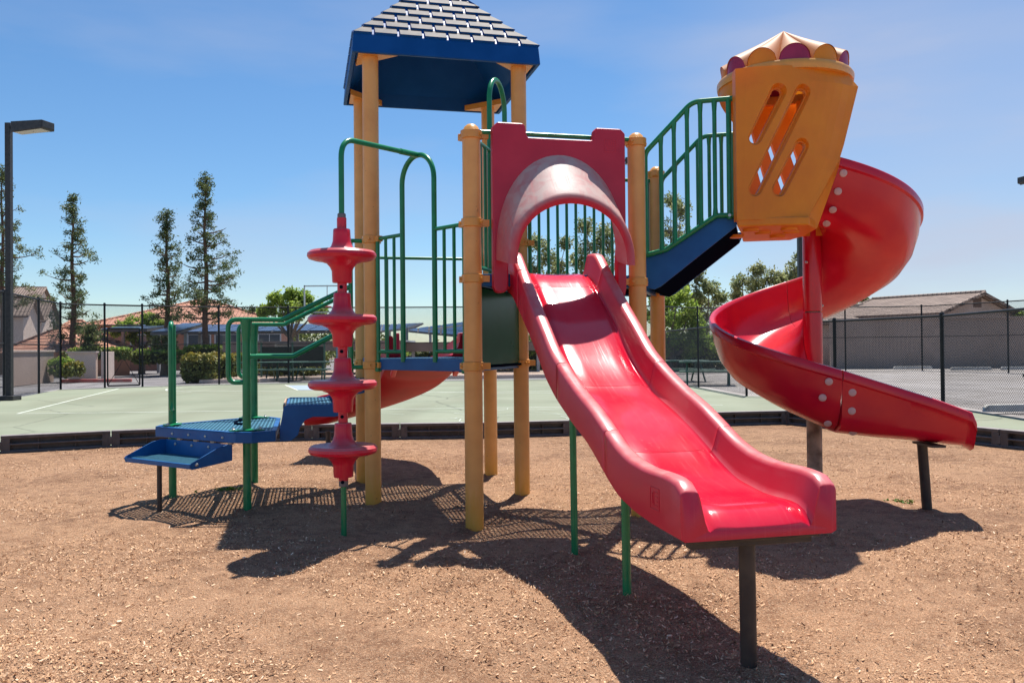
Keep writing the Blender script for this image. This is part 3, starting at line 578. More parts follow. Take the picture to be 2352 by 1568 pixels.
wr = thing('block_wall', 'brown stucco wall below the beige houses at left', 'wall', (a[0], a[1], 0)); dv = np.array(b)-np.array(a); L0 = np.linalg.norm(dv); an = math.atan2(dv[1], dv[0])
MB().zbox(((a[0]+b[0])/2, (a[1]+b[1])/2, .62), (L0, .25, 1.3), an).build('wall_body', M_stucco2, wr); MB().zbox(((a[0]+b[0])/2, (a[1]+b[1])/2, 1.30), (L0+.1, .35, .08), an).build('wall_cap', M_stucco, wr, bevel=.01)
# red roofs
house_px('house', 'low house with stepped terracotta roof behind the left fence', 128, 44, 298, 47, 6, 801, 752, kind='hip', wall=M_orangew, tile=M_tileR, over=.5)
house_px('house', 'small terracotta hip roof behind the conifer trunk at left', 110, 50, 225, 51, 5, 775, 738, kind='hip', wall=M_orangew, tile=M_tileR, over=.5)
hw = M_glass
house('apartment_building', 'long salmon apartment building with terracotta hip roof', (gx(222, 58), 58), (gx(640, 60), 60), 11, at(400, 741, 59)[2], at(400, 690, 63)[2], kind='hip', wall=M_orangew, tile=M_tileR, over=.6,
      windows=tuple((s, s+1.5, at(400, 795, 59)[2], at(400, 768, 59)[2], M_glass) for s in (2.2, 5.9, 7.7, 10.6)), cat='building')
# right garages
house('garage', 'beige garage with brown tiled gable roof and a vent, right', (19.0, 49.2), (22.0, 44.0), 6.6, 2.93, 3.92, base=.1, wall=M_stucco2, tile=M_tileB, over=.45, vent=True, cat='garage')
house('garage', 'long low garage with yellowing brown tiles behind the right fence', (gx(1870, 47), 47), (gx(2065, 47.5), 47.5), 6, at(1950, 737, 47)[2], at(1950, 704, 50)[2], base=.1, wall=M_stucco2, tile=M_tileB, over=.4, cat='garage')
wr = thing('block_wall', 'long dark beige stucco wall behind the right parking area', 'wall', (gx(1895, 43), 43, .1))
MB().zbox(((gx(1895, 43)+gx(2420, 40.5))/2, 41.8, .1+1.15), (gx(2420, 40.5)-gx(1895, 43), .25, 2.4), R(-7)).build('wall_body', M_stucco2, wr)
MB().zbox(((gx(1895, 43)+gx(2420, 40.5))/2, 41.8, .1+2.40), (gx(2420, 40.5)-gx(1895, 43)+.1, .36, .10), R(-7)).build('wall_cap', M_stucco2, wr, bevel=.01)
# enclosure wall at left
wr = thing('enclosure', 'low beige trash enclosure by the red kerb at left', 'enclosure', (gx(160, 37), 37, 0))
x0, x1, x2 = gx(158, 38), gx(222, 38), gx(232, 38)
MB().box(((x0+x1)/2, 38, .6), (x1-x0, .2, 1.22)).build('wall_body', M_stucco, wr, bevel=.01); MB().box(((x1+x2)/2+.25, 38.3, .62), (.22, .8, 1.26)).build('end_wall', M_stucco, wr, bevel=.01)
MB().box(((x0+x1)/2, 37.98, 1.24), (x1-x0+.1, .3, .07)).build('wall_cap', M_stucco, wr)
# kerbs
kb = MB(); kb.box((gx(215, 36), 36.2, .03), (3.0, .16, .14)); tag(kb.build('painted_kerb', mat('red_kerb', (.55, .12, .10), .7, (.45, .2, .18), 5), bevel=.02), 'kerb with worn red paint by the enclosure at left', 'kerb')
kb = MB(); pts = [(-12.5, 34.2), (-10.3, 34.6), (-9.0, 36.5), (-3, 36.8), (5, 37)]
for p, q in zip(pts[:-1], pts[1:]): kb.bar(P3(p, .03), P3(q, .03), .16, .14)
struct(kb.build('kerb', M_stucco, bevel=.015))
M_bed = mat('planting_soil', (.30, .21, .16), .95, (.42, .32, .25), 2, bump=.5, bscale=10)
o = MB().add([(-12.3, 34.4, .05), (-10.3, 34.75, .05), (-9, 36.6, .05), (5, 37.1, .05), (5, 50, .05), (-14, 50, .05)], [(0, 1, 2, 3, 4, 5)]).build('planting_bed', M_bed); struct(o)
# carports
M_carp = mat('carport_brown', (.20, .145, .12), .8, (.26, .20, .17), 1)
M_solar = mat('solar_panel', (.035, .06, .12), .3, (.05, .08, .15), 2)
M_under = mat('carport_underside', (.12, .11, .11), .7)
M_metal = mat('carport_metal', (.30, .31, .33), .5, (.4, .4, .42), 1)
def carport(label, u0, u1, Y, v0, v1, tilt=0, depth=4.5, panels=False, sign=False, fas=None):
    xa, xb = gx(u0, Y), gx(u1, Y); zt = at((u0+u1)/2, v0, Y)[2]; zb = at((u0+u1)/2, v1, Y)[2]
    r = thing('carport', label, 'carport', ((xa+xb)/2, Y, 0)); ft = zt-zb
    if panels:
        q = [(xa, Y, zb), (xb, Y, zb), (xb, Y+depth, zt), (xa, Y+depth, zt)]
        MB().extrude(q, (0, 0, -.12)).build('roof', M_under, r)
        p = MB(); nx = max(2, int((xb-xa)/1.05))
        for i in range(nx):
            for j in range(3):
                a0 = i/nx+.004; a1 = (i+1)/nx-.004; b0 = j/3+.01; b1 = (j+1)/3-.01
                f = lambda a, b: (xa+(xb-xa)*a, Y+depth*b, zb+(zt-zb)*b+.03)
                p.extrude([f(a0, b0), f(a1, b0), f(a1, b1), f(a0, b1)], (0, 0, .03))
        p.build('solar_array', M_solar, r)
    else:
        MB().box(((xa+xb)/2, Y, (zt+zb)/2), (xb-xa, .12, ft)).build('fascia', fas or M_carp, r)
        MB().box(((xa+xb)/2, Y+depth/2, zt-.03), (xb-xa-.02, depth, .07)).build('roof', M_metal, r)
        MB().box(((xa+xb)/2, Y+depth, (zt+zb)/2), (xb-xa, .12, ft)).build('rear_fascia', M_carp, r)
    n = max(2, int((xb-xa)/3)+1)
    for i in range(n):
        x = xa+.3+(xb-xa-.6)*i/(n-1); MB().box((x, Y+(depth*.5 if panels else .3), zb/2), (.16, .16, zb)).build('post', M_metal, r)
    if sign:
        s = MB(); sx = gx(650, Y); s.box((sx, Y-.08, (zt+zb)/2+.02), (.75, .03, .26)); so_ = s.build('sign', mat('sign_face', (.45, .38, .30), .6), r)
        t = MB()
        for k, w_ in enumerate((.55, .4)): t.box((sx, Y-.099, (zt+zb)/2+.06-k*.09), (w_, .006, .035))
        t.build('sign_text', M_trim, so_)
    return r
carport('long low brown carport with a small sign behind the court fence', 512, 930, 41, 783, 806, sign=True)
carport('second low brown carport, seen between the yellow posts', 934, 1250, 43, 786, 806)
carport('solar carport with posts behind the gate on the left', 228, 338, 47, 742, 757, panels=True)
carport('blue tilted solar carport right of the gate', 345, 402, 44, 738, 764, panels=True)
carport('long solar carport in front of the salmon building', 415, 790, 50, 741, 762, panels=True)
def slab_carport(label, q, posts):
    p0 = at(*q[0]); r = thing('carport', label, 'carport', (p0[0], p0[1], 0)); P = [np.array(at(*x)) for x in q]
    MB().extrude(P, (0, 0, -.14)).build('roof', M_under, r)
    m = MB(); n = 7
    for i in range(n):
        for j in range(3):
            f = lambda a, b: P[0]*(1-a)*(1-b)+P[1]*a*(1-b)+P[2]*a*b+P[3]*(1-a)*b+np.array([0, 0, .03])
            a0, a1, b0, b1 = i/n+.01, (i+1)/n-.01, j/3+.02, (j+1)/3-.02; m.extrude([f(a0, b0), f(a1, b0), f(a1, b1), f(a0, b1)], (0, 0, .03))
    m.build('solar_array', M_solar, r)
    for a in posts:
        c = (P[0]*(1-a)+P[1]*a+P[2]*a+P[3]*(1-a))/2; MB().box((c[0], c[1], c[2]/2-.12), (.25, .25, c[2])).build('post', M_metal, r)
slab_carport('tilted solar carport seen through the arch rails, nearer', [(938, 760, 92), (1160, 781, 62), (1160, 727, 66), (938, 757, 95)], (.3, .8))
slab_carport('tilted solar carport seen through the arch rails, farther', [(860, 762, 80), (950, 753, 96), (973, 742, 100), (860, 747, 84)], (.3, .7))
# wheel stops
M_conc = mat('concrete', (.52, .50, .47), .85, (.62, .6, .56), 4, bump=.2, bscale=30)
def wheel_stop(x, y, z, label, a=0, grp='concrete wheel stops on the right'):
    m = MB(); secs = []
    for s in (-.9, -.84, .84, .9):
        k = .6 if abs(s) > .87 else 1; secs.append([(s, -.09*k-.0, 0), (s, .09*k, 0), (s, .06*k, .13*k), (s, -.06*k, .13*k)])
    m.loft(secs); o = m.build('wheel_stop', M_conc, bevel=.01); o.location = (x, y, z); o.rotation_euler.z = a; tag(o, label, 'wheel stop', grp); return o
ws = wheel_stop(gx(2098, 39.6), 39.7, .095, 'concrete wheel stop left of the other far ones, by the beige wall')
for u, l in ((2233, 'middle one of the three far concrete wheel stops'), (2368-20, 'far concrete wheel stop nearest the right edge')):
    c2 = ws.copy(); COL.objects.link(c2); c2.location = (gx(u, 37.5), 37.6, .09); c2['label'] = l
c2 = ws.copy(); COL.objects.link(c2); c2.location = (gx(2372, 15.5), 15.6, .0); c2.rotation_euler.z = .1; c2['label'] = 'near wheel stop just behind the right chain link fence'

# ---- basketball hoop
hp = at(758, 700, 34.6); r = thing('basketball_hoop', 'basketball hoop with clear backboard and red rim behind the disc climber', 'basketball hoop', (hp[0]+.25, 34.9, 0))
b = np.array([hp[0]+.25, 34.9, 0.]); M_hoop = mat('hoop_blue', (.22, .32, .42), .5)
MB().tube([b, b+[0, 0, 3.0]], .08, 10).tube(fillet([b+[0, 0, 2.8], b+[0, 0, 3.2], b+[-.2, -1.0, 3.3]], .2), .06, 8).build('pole', M_hoop, r, smooth=40)
q = b+np.array([-.2, -1.05, 3.25]); fr = MB()
for s in (-.9, .9): fr.box(q+[s, 0, 0], (.05, .05, 1.1))
for s in (-.52, .52): fr.box(q+[0, 0, s], (1.8, .05, .05))
fr.box(q+[0, 0, .1], (.03, .04, .9)); fr.build('backboard_frame', M_white, r)
MB().tube([q+[.23*math.cos(a), -.38+.23*math.sin(a), -.32] for a in np.linspace(0, 2*pi, 25)], .016, 6, caps=False).bar(q+[0, -.16, -.32], q+[0, -.02, -.32], .12, .04).build('rim', mat('rim_red', (.6, .04, .03), .5), r, smooth=40)

# ---- green picnic tables / benches
M_bench = mat('bench_green', (.05, .12, .085), .5)
def picnic(x, y, z, a, label):
    r = thing('picnic_table', label, 'picnic table', (0, 0, 0), 0, 'green metal picnic tables')
    m = MB(); m.box((0, 0, .74), (1.8, .72, .05)); m.build('table_top', M_bench, r, bevel=.01)
    for s in (-1, 1): MB().box((0, s*.66, .44), (1.8, .25, .045)).build('bench', M_bench, r, bevel=.01)
    for s in (-.65, .65):
        m = MB(); m.tube([(s, -.5, 0), (s, -.12, .72)], .03, 8); m.tube([(s, .5, 0), (s, .12, .72)], .03, 8); m.tube([(s, -.68, .41), (s, .68, .41)], .025, 8); m.build('leg_frame', M_bench, r, smooth=40)
    r.location = (x, y, z); r.rotation_euler.z = a; return r
pt = picnic(gx(600, 35.5), 35.5, 0, .2, 'green picnic table just right of the green handrail posts')
for i, (u, Y, a, l) in enumerate(((655, 36, -.1, 'green picnic table under the lower green handrail'), (705, 35.3, .1, 'green picnic table left of the red disc climber'), (1565, 30, .3, 'green picnic table behind the lower right fence'), (1625, 27.5, -.2, 'green picnic table left of the spiral slide'))):
    dup(pt, (gx(u, Y), Y, .0), a, l)
# dark windscreen fence between
wn = thing('windscreen', 'dark green windscreen panel behind the picnic tables', 'windscreen', (gx(675, 38.4), 38.4, 0))
MB().box(((gx(600, 38.4)+gx(745, 38.4))/2, 38.4, .95), (gx(745, 38.4)-gx(600, 38.4), .04, .9)).build('screen', mat('screen_fabric', (.02, .03, .026), .9), wn)
for u in (600, 672, 745): MB().tube([(gx(u, 38.4), 38.4, 0), (gx(u, 38.4), 38.4, 1.6)], .05, 8).build('post', M_bench, wn, smooth=40)

# ================================================================== vegetation
def leaves(m, C, size, n, spread, flat=1., elong=1.6, rs=None):
    """n small quads round each centre in C"""
    rs = rs or rng
    C = np.repeat(np.array(C), n, 0); k = len(C)
    C = C+rs.normal(0, 1, (k, 3))*np.array([spread, spread, spread*flat])
    u = rs.normal(0, 1, (k, 3)); u /= np.linalg.norm(u, axis=1)[:, None]; w_ = rs.normal(0, 1, (k, 3)); v = np.cross(u, w_); v /= np.linalg.norm(v, axis=1)[:, None]
    s = size*(.6+.8*rs.random(k)); u *= (s*elong)[:, None]; v *= s[:, None]
    return np.stack([C-u*.9-v*.2, C-v, C+u, C+v*.9], 1).reshape(-1, 3)
def leaf_obj(name, V, mt, parent):
    off = np.array(OFF.get(parent.name, (0, 0, 0))) if parent else np.zeros(3); V = V-off; n = len(V)//4
    me = bpy.data.meshes.new(name); me.vertices.add(4*n); me.vertices.foreach_set('co', V.ravel()); me.loops.add(4*n); me.loops.foreach_set('vertex_index', np.arange(4*n))
    me.polygons.add(n); me.polygons.foreach_set('loop_start', np.arange(0, 4*n, 4)); me.update(calc_edges=True); me.materials.append(mt)
    o = bpy.data.objects.new(name, me); COL.objects.link(o)
    if parent: o.parent = parent; OFF[o.name] = OFF.get(parent.name, (0, 0, 0))
    return o
def pine(label, u, Y, vtop, vlow, prof, seed, nb=44, lean=0.):
    """prof: crown half width in px of the photograph at fractions of height from the tip down"""
    rs = np.random.default_rng(seed); x0 = gx(u, Y); H0 = at(u, vtop, Y)[2]; zl = at(u, vlow, Y)[2]; px = Y/CF
    r = thing('pine_tree', label, 'tree', (x0, Y, 0), 0, 'tall thin conifers at left')
    tr = MB(); pts = [(x0+lean*(z/H0)+.05*math.sin(z*1.3+seed), Y, z) for z in np.linspace(-.1, H0*.985, 14)]
    tr.tube(pts, list(np.linspace(.20, .025, 14)), 8).build('trunk', M_bark, r, smooth=60)
    br = MB(); C = []
    for i in range(nb):
        f = (i+rs.random())/nb; f = f**.8; z = H0-(H0-zl)*f-.15; L0 = np.interp(f, [p[0] for p in prof], [p[1] for p in prof])*px*(.40+.80*rs.random())
        a = i*2.399+rs.random()*.8; d = np.array([math.cos(a), math.sin(a), 0]); b0 = np.array([x0+lean*(z/H0), Y, z]); drop = -.10 if f < .5 else -.22
        up = .55 if f < .35 else .38; P = []
        for t in np.linspace(0, 1, 6): P.append(b0+d*L0*t+np.array([0, 0, L0*(drop*t+up*t*t*1.1)])+rs.normal(0, .03, 3)*t)
        br.tube(P, list(np.linspace(.045+.02*f, .01, 6)), 5)
        nC = max(3, int(L0*3.6))
        for k in range(nC):
            t = .35+.65*(k+rs.random())/nC; q = P[min(5, int(t*5))]+(P[min(5, int(t*5)+1)]-P[min(5, int(t*5))])*(t*5-int(t*5)); side = rs.normal(0, .12+.09*L0, 3)*np.array([1, 1, .6]); C.append(q+side+[0, 0, .05])
            if rs.random() < .5: br.tube([q, q+side], .008, 4)
    C += [np.array([x0+lean, Y, H0-.05-k*.16])+rs.normal(0, .03, 3) for k in range(7)]
    br.build('branches', M_bark, r); V = leaves(None, C, .026, 52, .13, .8, 3.2, rs); leaf_obj('crown', V, M_needle, r); return r
pr = [(0, 4), (.15, 18), (.3, 30), (.45, 48), (.62, 66), (.8, 78), (1, 70)]
pine('tallest conifer, standing in front of the salmon building', 473, 46, 400, 735, pr, 1, 46)
pine('slim conifer just left of the tallest one', 385, 47, 482, 735, [(0, 3), (.2, 14), (.4, 26), (.65, 40), (1, 52)], 2, 32)
pine('lone conifer between the lamp post and the gate', 168, 45, 450, 770, [(0, 4), (.2, 22), (.4, 42), (.6, 54), (.85, 60), (1, 50)], 3, 34)
pine('conifer behind the lamp post at the left edge', 6, 50, 382, 700, [(0, 5), (.2, 34), (.4, 54), (.6, 72), (1, 84)], 4, 38)
def small_pine(label, u, Y, vtop, seed):
    return pine(label, u, Y, vtop, 760, [(0, 2), (.4, 12), (1, 22)], seed, 22)
small_pine('tiny dark conifer tip above the salmon roof', 581, 62, 705, 5)
pine('short young conifer in front of the low terracotta roof', 207, 41, 745, 815, [(0, 10), (.5, 20), (1, 18)], 6, 18)
def tree(label, u, Y, blobs, mt, seed, bark=None, leafs=.05, dens=70, group=None, name='broadleaf_tree', cl=9, elong=1.8, hang=1.):
    """blobs: (u, v, radius px) foliage masses of the crown; every mass gets its own limb"""
    rs = np.random.default_rng(seed); x0 = gx(u, Y); px = Y/CF; bark = bark or M_barkg
    r = thing(name, label, 'tree', (x0, Y, 0), 0, group)
    cs = []
    for bu, bv, br_ in blobs: p = at(bu, bv, Y); cs.append((np.array([p[0], Y+rs.normal(0, br_*px*.6), p[2]]), br_*px))
    zmin = min(c[2] for c, _ in cs); fork = np.array([x0, Y, max(.8, zmin*.55)])
    m = MB(); m.tube([(x0, Y, -.1), (x0+.05, Y, fork[2]*.5), fork], [.22, .18, .15], 8); m.build('trunk', bark, r, smooth=60)
    m = MB(); C = []
    for c, rad in cs:
        mid = fork*.5+c*.5+rs.normal(0, .2, 3)*np.array([1, 1, .3]); m.tube([fork, mid, c+[0, 0, rad*.3]], [.09, .05, .015], 6)
        for k in range(cl):
            dv_ = rs.normal(0, 1, 3); dv_ /= np.linalg.norm(dv_); q = c+dv_*rad*(rs.random()**.45)*np.array([1, 1, .85]); m.tube([c-[0, 0, rad*.4], (c+q)/2+[0, 0, .05], q], [.03, .02, .006], 4)
            for j in range(4): C.append(q+rs.normal(0, rad*.17, 3))
    m.build('limbs', bark, r); V = leaves(None, C, leafs, int(dens*.72)//4, .11*np.mean([x for _, x in cs])+.04, 1.2*hang, elong, rs); leaf_obj('crown', V, mt, r); return r
EG_ = 'eucalyptus trees behind the playground'
tree('grey green eucalyptus seen through the hood, left', 1262, 52, [(1235, 560, 24), (1262, 590, 30), (1290, 615, 26), (1225, 620, 26), (1260, 650, 32), (1300, 560, 10), (1230, 680, 30), (1290, 690, 30), (1250, 720, 34)], M_euc, 11, dens=84, group=EG_, cl=12)
tree('taller eucalyptus seen through the hood, centre', 1372, 54, [(1345, 520, 18), (1380, 530, 26), (1400, 560, 30), (1350, 565, 28), (1330, 600, 24), (1385, 610, 34), (1345, 645, 30), (1405, 650, 34), (1370, 690, 40), (1330, 715, 36), (1410, 720, 34)], M_euc, 12, dens=84, group=EG_, cl=12)
tree('tall narrow eucalyptus behind the green stair rails', 1548, 56, [(1545, 462, 18), (1556, 492, 22), (1540, 525, 26), (1565, 550, 24), (1512, 560, 22), (1530, 590, 30), (1500, 620, 30), (1560, 610, 28)], M_euc, 13, dens=84, group=EG_, cl=12)
tree('eucalyptus with drooping clumps below the blue stringer', 1600, 50, [(1570, 645, 24), (1600, 632, 18), (1625, 660, 22), (1645, 685, 16), (1590, 680, 26), (1615, 700, 28), (1635, 730, 28), (1600, 760, 30)], M_euc, 14, dens=80, group=EG_, cl=12)
tree('round eucalyptus left of the spiral slide', 1740, 55, [(1735, 622, 18), (1700, 650, 24), (1728, 660, 28), (1765, 640, 22), (1790, 640, 14), (1690, 680, 14), (1745, 690, 30), (1785, 690, 26)], M_euc, 15, dens=84, group=EG_, cl=12)
tree('eucalyptus sprig between turret and spiral pole', 1835, 58, [(1838, 590, 14), (1828, 615, 20), (1818, 635, 12), (1845, 650, 24), (1835, 690, 28)], M_euc, 16, dens=80, group=EG_)
tree('small eucalyptus above the brown tiles right of the spiral', 1975, 60, [(1965, 690, 16), (1985, 684, 12), (1950, 705, 20), (1985, 705, 14)], M_euc, 17, dens=60, group=EG_)
tree('yellow green willow behind the right fences', 1545, 42, [(1520, 695, 24), (1555, 690, 24), (1590, 715, 24), (1510, 735, 28), (1550, 740, 32), (1600, 755, 26), (1530, 780, 34), (1580, 790, 32), (1625, 795, 28), (1510, 820, 26)], M_leaf, 18, dens=110, cl=13)
tree('bright green leafy tree behind the court fence', 668, 48, [(640, 690, 20), (668, 675, 18), (690, 688, 22), (712, 690, 18), (655, 712, 24), (695, 715, 24), (620, 712, 12), (735, 712, 18), (600, 715, 10)], M_leaf, 19, dens=110, cl=12)
tree('green bush like tree rising behind the gate', 325, 50, [(305, 745, 18), (335, 735, 18), (360, 742, 16), (285, 752, 14), (350, 760, 20), (310, 768, 16), (270, 760, 10)], M_leaf, 20, dens=90, cl=11)
tree('olive tree right of the gate behind the black lamp', 375, 46, [(360, 790, 18), (385, 780, 18), (395, 805, 20), (365, 815, 18)], M_euc, 21, dens=70)
def shrub(label, u0, u1, Y, v0, v1, mt, seed, name='shrub', cat='shrub', depth=1.2, dens=500, top=None, group=None, lumpy=.25, size=.045):
    rs = np.random.default_rng(seed); xa, xb = gx(u0, Y), gx(u1, Y); z1 = at((u0+u1)/2, v0, Y)[2]; z0 = max(0.0, at((u0+u1)/2, v1, Y)[2])
    r = thing(name, label, cat, ((xa+xb)/2, Y, 0), 0, group); n = int(dens*max(1., (xb-xa))); cx, cz = (xa+xb)/2, (z0+z1)/2
    a = rs.normal(0, 1, (n, 3)); a /= np.linalg.norm(a, axis=1)[:, None]; a = np.sign(a)*np.abs(a)**.6; ph = np.sin(a[:, 0]*5+seed)*np.cos(a[:, 2]*4)*lumpy
    k = (.80+.2*rs.random(n))*(1+ph*.35)
    C = np.array([cx, Y, cz])+a*k[:, None]*np.array([(xb-xa)/2, depth/2, (z1-z0)/2]); C[:, 2] = np.maximum(C[:, 2], .03)
    V = leaves(None, C, size, 3, size*.9, 1, 1.4, rs); leaf_obj('foliage', V, mt, r)
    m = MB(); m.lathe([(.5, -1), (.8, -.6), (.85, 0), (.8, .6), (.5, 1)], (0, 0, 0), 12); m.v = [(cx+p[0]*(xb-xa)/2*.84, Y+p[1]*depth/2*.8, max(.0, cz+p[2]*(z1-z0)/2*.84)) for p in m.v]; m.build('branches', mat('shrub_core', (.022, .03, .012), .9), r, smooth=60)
    if top is not None:
        t = C[C[:, 2] > z1-(z1-z0)*.22]; leaf_obj('new_growth', leaves(None, t+[0, 0, .03], size, 4, .05, 1, 1.5, rs), top, r)
    return r
shrub('trimmed box shaped hedge bush with golden top by the court fence', 424, 502, 34.9, 816, 877, M_hedge, 1, 'hedge_bush', 'bush', 1.7, 1300, M_hedgey)
shrub('golden hedge bush right of the trimmed one', 506, 542, 36.0, 818, 865, M_hedge, 2, 'hedge_bush', 'bush', 1.2, 800, M_hedgey)
shrub('yellow tipped shrub below the windows of the salmon building', 425, 520, 45, 795, 822, M_hedge, 3, dens=300, top=M_leaf)
shrub('green shrub by the left corner of the fence', 122, 162, 36.5, 822, 862, M_leaf, 4, dens=500)
shrub('round golden shrub beside the beige enclosure', 160, 180, 36, 836, 862, M_hedge, 5, dens=500, top=M_hedgey)
shrub('hedge in front of the low terracotta roof', 150, 300, 43, 800, 826, M_hedge, 6, dens=260, top=M_leaf, name='hedge', cat='hedge')
shrub('hedge behind the gate', 300, 425, 44, 806, 835, M_hedge, 7, dens=240, top=M_leaf, name='hedge', cat='hedge')
shrub('long hedge behind the low carport, left part', 545, 760, 47, 808, 850, M_hedge, 8, dens=240, top=M_leaf, name='hedge', cat='hedge')
shrub('hedge seen under the low deck between yellow posts', 840, 1090, 46, 812, 842, M_hedge, 9, dens=240, top=M_leaf, name='hedge', cat='hedge')
shrub('hedge behind the wave slide top', 1090, 1300, 46, 808, 850, M_hedge, 10, dens=240, top=M_leaf, name='hedge', cat='hedge')
shrub('dark hedge behind the picnic tables', 590, 745, 39.6, 826, 862, M_hedge, 11, dens=260, name='hedge', cat='hedge')
shrub('green understorey behind the right fences', 1470, 1700, 44, 770, 856, M_hedge, 12, dens=420, top=M_leaf, name='hedge', cat='hedge', depth=3)
shrub('far green hedge left of the spiral slide', 1290, 1480, 48, 780, 856, M_hedge, 13, dens=300, name='hedge', cat='hedge', depth=3)
shrub('green tree top right of the garage gable', 2325, 2420, 47, 712, 800, M_leaf, 14, dens=400)
shrub('green shrub between the palms and left houses', 112, 160, 47, 780, 850, M_hedge, 15, dens=300)
def treeline():
    rs = np.random.default_rng(77); n = 9000; x = rs.uniform(-75, 75, n); y = 92+rs.normal(0, 2, n); h = 2.0+1.0*np.sin(x*.21)+.6*np.sin(x*.83+1)+.4*np.sin(x*2.1); z = rs.random(n)**.7*np.maximum(h, .8)
    o = leaf_obj('tree_line', leaves(None, np.stack([x, y, z], 1), .17, 3, .35, .7, 1.3, rs), M_hedge, None); o['kind'] = 'stuff'; o['label'] = 'low far-off line of trees closing the view'; o['category'] = 'tree line'
treeline()
# weeds in the mulch
def weed(label, u, v, seed, n=60, s=.14):
    rs = np.random.default_rng(seed); p = gpt(u, v); C = np.array([p[0], p[1], ground_z(*p)+.012])+rs.normal(0, 1, (n, 3))*np.array([s, s*.35, .006]); V = leaves(None, C, .009, 4, .008, 1, 1.8, rs)
    o = leaf_obj('weed', V, mat('weed_green', (.07, .16, .02), .6, (.12, .22, .03), 30, trans=.2), None); tag(o, label, 'weed', 'weeds in the mulch')
weed('patch of green weeds beside the green transfer post', 528, 1128, 1, 46, .10)
weed('small weeds by the spiral slide support leg', 2068, 1157, 2, 22, .09)
# soft cloud bank far off at the right would sit in the sky; handled by the world

# ================================================================== THE PLAY STRUCTURE
PS = thing('play_structure', 'large playground structure with wave slide, spiral slide, orange turret and blue shingled roof', 'playground', (PE[0], PE[1], 0))
PR = .0635
POSTS = {'A': (PA, 2.72), 'B': (PB, 3.60), 'C': (PC, 3.60), 'D': (PD, 3.60), 'E': (PE, 3.60), 'F': (PF, 2.72), 'G': (PG, 2.72)}
def clamp(m, p, z, ang=None, r=PR+.012, h=.062):
    m.lathe([(PR+.001, -h/2), (r, -h/2+.004), (r, h/2-.004), (PR+.001, h/2)], P3(p, z), 28)
    if ang is not None:
        for a in (ang if isinstance(ang, (list, tuple)) else [ang]):
            d = np.array([math.cos(a), math.sin(a), 0]); m.box(P3(p, z)+d*(r+.018), (.05, .045, h*.72), [d, [-d[1], d[0], 0], [0, 0, 1]])
            n = np.array([-d[1], d[0], 0])
            for sg in (-1, 1): m.tube([P3(p, z)+d*r*.75*.9+n*sg*r*.72, P3(p, z)+d*r*.75*1.02+n*sg*(r*.72+.014)], .009, 8)
def ang_of(p, q): return math.atan2(q[1]-p[1], q[0]-p[0])
NEI = {'A': (PB, PF, PE), 'B': (PA, PC), 'C': (PB, PD), 'D': (PC, PE), 'E': (PD, PA, PG), 'F': (PA, PG), 'G': (PF, PE)}
CZ = {'A': (2.715, 2.103, 1.715, 1.107), 'B': (2.105, 1.107), 'C': (2.105, 1.107), 'D': (2.105, 1.107), 'E': (2.70, 2.105, 1.715, 1.107), 'F': (2.72, 1.703), 'G': (2.72, 1.70)}
for k, (p, top) in POSTS.items():
    m = MB(); m.tube([P3(p, -.15), P3(p, top)], PR, 32)
    po = m.build('post', M_yel, PS, smooth=40)
    if top < 3:
        m = MB(); m.lathe([(PR, 0), (PR+.004, 0), (PR+.004, .018), (.060, .035), (.048, .062), (.028, .079), (.006, .085)], P3(p, top-.012), 28); m.build('post_cap', M_yel2, po, smooth=50)
    for z in CZ[k]:
        m = MB(); clamp(m, p, z, [ang_of(p, q) for q in NEI[k]]); m.build('clamp', M_yel2, po, smooth=40)

# ---- decks
def clip_line(poly, p, d):
    ts = []
    n = len(poly)
    for i in range(n):
        a = np.array(poly[i], float); b = np.array(poly[(i+1) % n], float); e = b-a; den = d[0]*e[1]-d[1]*e[0]
        if abs(den) < 1e-9: continue
        w_ = a-p; t = (w_[0]*e[1]-w_[1]*e[0])/den; s = (w_[0]*d[1]-w_[1]*d[0])/den
        if -1e-9 <= s <= 1+1e-9: ts.append(t)
    if len(ts) < 2: return None
    return min(ts), max(ts)
def grid(poly, z, ang, pitch=.030, bw=.0125, th_=.005):
    m = MB(); c = np.mean(np.array(poly), 0)
    for q, dz in ((0, 0), (pi/2, .0022)):
        d = np.array([math.cos(ang+q), math.sin(ang+q)]); n = np.array([-d[1], d[0]])
        for i in range(-40, 41):
            p = c+n*i*pitch; t = clip_line(poly, p, d)
            if t is None or t[1]-t[0] < .02: continue
            a, b = P3(p+d*t[0], z+dz), P3(p+d*t[1], z+dz); nn = P3(n, 0)*bw/2; h = np.array([0, 0, th_])
            m.add([a-nn, b-nn, b+nn, a+nn, a-nn-h, b-nn-h, b+nn-h, a+nn-h], [(0, 1, 2, 3), (7, 6, 5, 4), (0, 4, 5, 1), (2, 6, 7, 3)])
    return m
